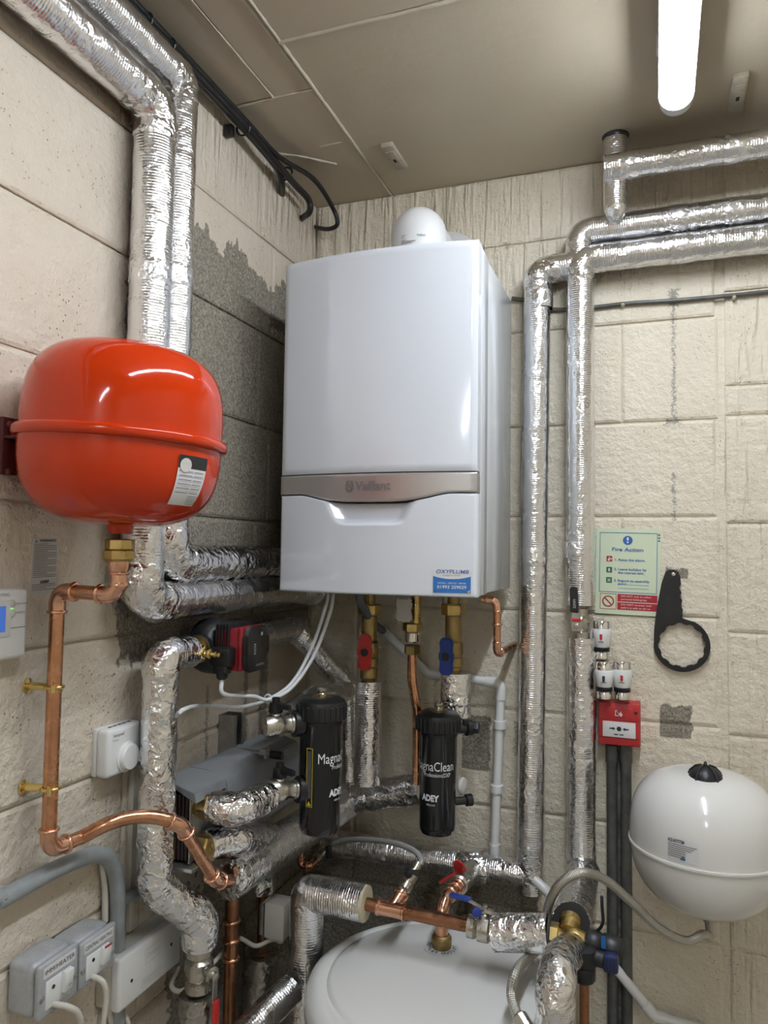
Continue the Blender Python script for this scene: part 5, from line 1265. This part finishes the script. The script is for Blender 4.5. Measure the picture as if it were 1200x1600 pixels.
def circ_text(w, a0, a1):
    for k, ch in enumerate(w):
        a = a0+(a1-a0)*k/(len(w)-1)
        def fn(u, v, a=a):
            r_ = .0275+v; aa = a+u/.0275
            return V((oq.x+r_*math.sin(aa), oq.y-r_*math.cos(aa)*-1*-1, CZ+.0098))
        text('lettering', ch, .0105, lambda u, v, a=a: V((oq.x+(.0272-v)*math.sin(a)+u*math.cos(a), oq.y-(.0272-v)*math.cos(a)+u*math.sin(a), CZ+.0098)), 'ink', lb, bold=.0003)
circ_text('OUTLET', R(-95), R(-8)); circ_text('OUTLET', R(22), R(108))
# outlet pipe with compression nut, up and back to the red lever valve
zout = CZ+.008; vr = at(728, 1372, y=1.70)
oc = copper_run('copper_pipe', [(oq.x, oq.y, zout+.006), (oq.x, oq.y, at(692, 1408, y=oq.y).z), at(712, 1388, y=1.60), at(733, 1366, y=1.72)], .0128, 'copper pipe standing on the OUTLET of the white cylinder', .03, (1, 2), material='copper')
turned('compression_nut', (oq.x, oq.y, zout), (0, 0, 1), [(.019, 0), (.0205, .003), (.0205, .020), (.018, .024), (.015, .026)], 'brass_dark', oc, 20, 25)
rv = thing('red_lever_valve', at(728, 1372, y=1.70), 'nickel valve with a red lever on the low foil pipe', 'valve')
p0_, p1_ = at(716, 1384, y=1.62), at(738, 1355, y=1.79)
dd = (p1_-p0_); LL = dd.length
turned('body', p0_, dd, [(.016, 0), (.021, .004), (.021, .030), (.018, .034), (.023, .05), (.024, LL*.5), (.023, LL*.7), (.019, LL*.8), (.019, LL)], 'nickel', rv, 16, 30)
hb = at(722, 1356, y=1.66)
prism('lever', [(-.010, -.013), (.012, -.013), (.014, .004), (.006, .018), (-.006, .018), (-.013, .004)], hb+V((-.004, -.006, .004)), V((1, -.2, .6)), V((-.4, -.3, .8)), .005, 'red_handle', rv, bev=.001)
box('lever_tail', at(699, 1372, y=1.645), (.046, .006, .006), 'red_handle', rv, bev=.001, rot=Matrix.Rotation(R(-38), 3, 'Y'))

# ------------------------------------------------------------------ horizontal draw-off pipe above the cylinder
YH = 1.45; zH0 = at(520, 1402, y=YH).z; xV = at(479, 1480, y=YH).x
xEnd = at(570, 1408, y=YH).x
hp_ = foil_run('insulated_pipe', [V((xV, YH, .0)), V((xV, YH, zH0)), V((xEnd, YH, zH0))], .0365, 'foil elbow pipe standing left of cylinder with cream foam end showing', .012, group='foil-wrapped pipes', wraps=())
turned('foam_end', V((xEnd-.002, YH, zH0)), (1, 0, 0), [(.0345, 0), (.0345, .006), (.013, .0062)], 'foam', hp_, 28)
x_t0, x_t1 = at(590, 1412, y=YH).x, at(634, 1420, y=YH).x; xv0 = at(731, 1438, y=YH).x
zH1 = at(735, 1447, y=YH).z
cpd = copper_run('copper_pipe', [V((xEnd-.02, YH, zH0)), V((xv0+.01, YH, zH1))], .0128, 'horizontal copper pipe with a tee above the white cylinder', 0, material='copper_dark')
axd = V((xv0-xEnd, 0, zH1-zH0)).normalized(); tl = x_t1-x_t0
zt0 = zH0+(x_t0-xEnd)*axd.z/axd.x
tee = turned('tee', (x_t0, YH, zt0), axd, [(.0132, 0), (.0175, .001), (.0175, .005), (.0152, .007), (.0152, tl-.007), (.0175, tl-.005), (.0175, tl-.001), (.0132, tl)], 'copper_bright', cpd, 24)
tb = V(((x_t0+x_t1)/2, YH, zt0)); br0 = at(632, 1388, y=1.49)
turned('tee_branch', tb, br0-tb, [(.0145, 0), (.0145, .030), (.0165, .032), (.0165, .038), (.012, .040)], 'copper_bright', tee, 20)
dv_ = thing('drain_cock', br0, 'small nickel valve with black butterfly handle on the copper tee', 'valve')
b1 = at(652, 1352, y=1.53)
turned('body', br0-(b1-br0).normalized()*.004, b1-br0, [(.011, 0), (.014, .002), (.014, .016), (.011, .018), (.0135, .026), (.0135, .044), (.010, .046), (.010, .062)], 'nickel', dv_, 14, 30)
bc = at(637, 1366, y=1.49)
turned('handle_hub', bc+V((0, .006, -.004)), (0, -.5, 1), [(.008, 0), (.009, .010), (.006, .014), (.004, .020)], 'black_plastic', dv_, 14)
prism('handle', [(-.024, -.008), (-.008, -.004), (.008, -.004), (.024, -.008), (.026, .006), (.008, .004), (-.008, .004), (-.026, .006)], bc+V((0, .002, .006)), (1, 0, 0), (0, .35, .9), .007, 'black_plastic', dv_, bev=.001)
# clear filling hose and link to the corner
ch_ = [at(655, 1352, y=1.54), at(658, 1344, y=1.55), at(648, 1330, y=1.57), at(620, 1318, y=1.60), at(580, 1312, y=1.64), at(545, 1312, y=1.68), at(522, 1318, y=1.70), at(508, 1328, y=1.71)]
hs_ = tag(cord('filling_hose', ch_, .0065, 'clear_hose', per=8), 'clear grey hose arching behind the copper tee', 'hose')
fcp = thing('hose_valve', at(505, 1335, y=1.71), 'nickel fitting with black collar at the left end of grey hose', 'fitting')
turned('body', at(492, 1345, y=1.70), at(520, 1322, y=1.71)-at(492, 1345, y=1.70), [(.012, 0), (.014, .004), (.014, .045), (.011, .05)], 'nickel', fcp, 14)
box('black_collar', at(514, 1331, y=1.685), (.016, .014, .030), 'black_plastic', fcp, bev=.003)
copper_run('copper_pipe', [at(470, 1318, y=1.66), at(470, 1352, y=1.66), at(484, 1354, y=1.66), at(495, 1343, y=1.70)], .0085, 'small copper return bend under the left black filter', .011, (1,))
# isolating valve, foil sleeve, mixing valve
xv1 = at(775, 1447, y=YH).x
bv_ = thing('butterfly_valve', (xv0+.03, YH, zH1-.03), 'nickel ball valve with blue lever on the horizontal copper pipe', 'valve')
LV = xv1-xv0
turned('body', (xv0, YH, zH1), (1, 0, axd.z/axd.x), [(.016, 0), (.0215, .001), (.0215, .014), (.0175, .017), (.0235, .022), (.0240, .032), (.0235, .042), (.018, .046), (.0205, .048), (.0205, LV-.004), (.018, LV)], 'nickel', bv_, 14, 30)
hc_ = at(757, 1420, y=YH)
turned('stem', V((hc_.x, YH, zH1+.016)), (0, 0, 1), [(.009, 0), (.009, .012), (.006, .014), (.006, .028), (.004, .029)], 'nickel', bv_, 14)
box('bracket', V((hc_.x+.004, YH, zH1+.034)), (.026, .014, .006), 'nickel', bv_, bev=.002)
g0, g1 = at(704, 1396, y=YH+.01), at(735, 1408, y=YH); box('blue_lever', (g0+g1)/2, ((g1-g0).length, .014, .007), 'blue_handle', bv_, bev=.002, rot=Matrix.Rotation(math.atan2(-(g1-g0).z, (g1-g0).x), 3, 'Y'))
g2 = at(752, 1418, y=YH); box('lever_arm', (g1+g2)/2, ((g2-g1).length+.006, .010, .003), 'steel', bv_, bev=.0008, rot=Matrix.Rotation(math.atan2(-(g2-g1).z, (g2-g1).x), 3, 'Y'))
turned('blue_tag', at(745, 1425, y=YH-.02), (.3, -1, .2), [(.009, 0), (.009, .003), (.007, .004)], 'blue_handle', bv_, 14)
xs0, xs1 = at(788, 1450, y=YH).x, at(858, 1458, y=YH).x; zs1 = at(858, 1459, y=YH).z
fs_ = foil_run('insulated_pipe', [V((xv1-.004, YH, zH1-.003)), V((xs1, YH, zs1))], .034, 'short foil sleeve between the blue lever valve and brass mixer', 0, material='crumpled', rough=.002, group='foil-wrapped pipes')
turned('foam_end', V((xs1-.001, YH, zs1)), (1, 0, 0), [(.033, 0), (.033, .004), (.014, .0042)], 'foam_dark', fs_, 26)
mx = at(890, 1465, y=YH)
mv = thing('mixing_valve', mx-V((0, 0, .03)), 'brass mixing valve with black heads beside the cylinder', 'valve')
turned('left_nut', V((xs1, YH, zs1)), (1, 0, -.05), [(.018, 0), (.022, .002), (.022, .016), (.018, .018)], 'brass', mv, 6, 20)
turned('barrel', V((xs1+.012, YH, zs1-.001)), (1, 0, -.06), [(.015, 0), (.015, .014), (.020, .020), (.022, .034), (.020, .044), (.018, .052), (.021, .056), (.021, .076), (.018, .080)], 'brass', mv, 24)
turned('upper_branch', mx+V((-.004, .004, .008)), at(896, 1440, y=YH+.04)-mx, [(.015, 0), (.016, .018), (.020, .020), (.020, .032), (.016, .034)], 'brass', mv, 20)
turned('lower_branch', mx+V((-.002, -.004, -.006)), (.0, -.35, -1), [(.016, 0), (.016, .022), (.019, .024), (.019, .036)], 'brass', mv, 20)
bh = at(918, 1470, y=YH)
turned('black_head', bh, (1, 0, -.10), [(.018, -.004), (.0205, 0), (.0205, .022), (.019, .024), (.0215, .028), (.0215, .056), (.019, .060), (.001, .061)], 'black_plastic', mv, 28)
fb = at(943, 1473, y=YH-.022); patch('head_band', rect(-.004, .004, -.010, .012), lambda u, v: V((fb.x+u, fb.y-.0006, fb.z+v)), 'sticker_blue', mv)
rl = thing('relief_valve', at(916, 1520, y=YH-.03), 'black relief valve with a navy knob below the brass mixer', 'valve')
rq = at(913, 1485, y=YH-.03)
turned('brass_neck', mx+V((.004, -.012, -.012)), rq-mx, [(.012, 0), (.012, (rq-mx).length)], 'brass', rl, 16)
turned('body', rq+V((0, 0, .008)), (0, 0, -1), [(.014, 0), (.0215, .003), (.0225, .012), (.0225, .030), (.018, .034), (.020, .038), (.020, .056), (.017, .060), (.012, .061)], 'black_plastic', rl, 28)
turned('side_arm', rq+V((.012, 0, -.008)), (1, -.1, -.05), [(.014, 0), (.014, .022), (.012, .024)], 'black_plastic', rl, 20)
box('knob', rq+V((.046, -.004, -.010)), (.026, .024, .030), 'navy', rl, bev=.005)
for k in range(3): box('knob_groove', rq+V((.040+.006*k, -.0163, -.010)), (.0015, .001, .022), 'black_matt', rl, bev=0)
copper_run('copper_pipe', [rq+V((0, 0, -.052)), V((rq.x+.002, rq.y, .0))], .0085, 'dark copper discharge pipe dropping below the black relief valve', 0, material='copper_dark')
lp0 = at(927, 1452, y=YH+.01); tag(cord('probe_wire', [at(920, 1462, y=YH+.012), at(936, 1452, y=YH+.008), at(942, 1440, y=YH+.004), at(941, 1420, y=YH), at(940, 1400, y=YH)], .0030, 'black_plastic', per=6), 'bent black rod standing up behind the mixing valve', 'rod')
ftop = at(912, 1358, y=YB-.06); fbot = at(893, 1440, y=YH+.045)
fr = foil_run('insulated_pipe', [ftop, at(905, 1392, y=YB-.14), fbot], .036, 'crumpled foil pipe leaning down to the top of the brass mixer', .06, material='crumpled', rough=.003, group='foil-wrapped pipes')
turned('foam_end', fbot+ (fbot-ftop).normalized()*.0005, (fbot-ftop), [(.0345, -.002), (.0345, .003), (.016, .0032)], 'foam_dark', fr, 26)
fd0 = at(893, 1484, y=YH-.015)
foil_run('insulated_pipe', [fd0, at(876, 1498, y=1.33), at(868, 1528, y=1.22), V((at(866, 1570, y=1.205).x, 1.205, .0))], .0300, 'crumpled foil pipe curving down in front of the cylinder edge', .03, material='crumpled', rough=.0035, group='foil-wrapped pipes')
# braided hose from the white vessel
hz = V((WX+.006, WY-.012, wtb-.014))
hpts = [hz, hz+V((0, -.002, -.03)), at(1098, 1460, y=1.66), at(1072, 1470, y=1.63), at(1030, 1450, y=1.60), at(985, 1408, y=1.57), at(945, 1374, y=1.54), at(908, 1364, y=1.50), at(876, 1380, y=1.49), at(857, 1415, y=1.50), at(853, 1450, y=1.52), at(840, 1482, y=1.53), at(810, 1512, z=CZ+.085), at(799, 1548, z=CZ+.060), at(806, 1580, z=CZ+.038), at(818, 1600, z=CZ+.028)]
bhz = thing('braided_hose', hpts[-1], 'braided steel hose looping from the white vessel to the cylinder', 'hose')
cord('hose', hpts, .0088, 'braid', bhz, per=10, seg=14)
turned('end_nut', hpts[-1], hpts[-2]-hpts[-1], [(.012, -.02), (.014, -.018), (.014, .012), (.010, .016)], 'nickel', bhz, 12, 25)

# ------------------------------------------------------------------ dark corner left of the cylinder
cvx = at(361, 1480, y=1.36)
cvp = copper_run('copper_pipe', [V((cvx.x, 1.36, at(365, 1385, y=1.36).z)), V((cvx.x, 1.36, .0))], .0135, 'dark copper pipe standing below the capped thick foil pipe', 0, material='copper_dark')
for py in (1385, 1438, 1468, 1497): ring('bead', V((cvx.x, 1.36, at(361, py, y=1.36).z)), (0, 0, 1), .0135, .008, 'copper', cvp, 20, .004)
cv2 = at(412, 1420, y=1.56)
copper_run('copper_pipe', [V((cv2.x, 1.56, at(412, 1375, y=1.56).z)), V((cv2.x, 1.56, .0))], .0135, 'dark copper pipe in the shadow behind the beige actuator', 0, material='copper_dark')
tube('foil_collar', [V((cv2.x+.004, 1.54, at(412, 1345, y=1.54).z)), V((cv2.x+.004, 1.54, at(412, 1392, y=1.54).z))], .033, 'crumpled', [o for o in bpy.data.objects if o.get('label', '').startswith('thick foil pipe')][0], rough=.006, step=.01, seg=20)
ac = at(436, 1433, y=1.50)
act = thing('valve_actuator', ac-V((0, 0, .05)), 'beige motorised valve actuator in the shadow left of the cylinder', 'actuator')
box('case', ac, (.050, .050, .078), 'cable_cream', act, bev=.006)
box('base_plate', ac+V((-.030, -.004, 0)), (.010, .046, .064), 'steel', act, bev=.002)
turned('cable_gland', ac+V((.008, -.006, -.038)), (0, 0, -1), [(.008, 0), (.008, .010), (.006, .012)], 'cable_cream', act, 12)
flex([ac+V((.008, -.006, -.048)), at(425, 1468, y=1.49), at(400, 1478, y=1.47), at(375, 1466, y=1.44), at(355, 1470, y=1.42)], 'beige cable looping below the motorised valve actuator')
foil_run('insulated_pipe', [V((at(408, 1490, y=1.52).x, 1.52, at(408, 1488, y=1.52).z)), V((at(408, 1540, y=1.52).x, 1.52, .0))], .038, 'grey foil pipe standing under the actuator in the dark corner', 0, material='darkfoil', rough=.006, group='foil-wrapped pipes')
foil_run('insulated_pipe', [at(340, 1660, y=1.22), at(455, 1545, y=1.40)], .030, 'dull foil pipe slanting up at the bottom edge left of cylinder', 0, group='foil-wrapped pipes', rough=.002)
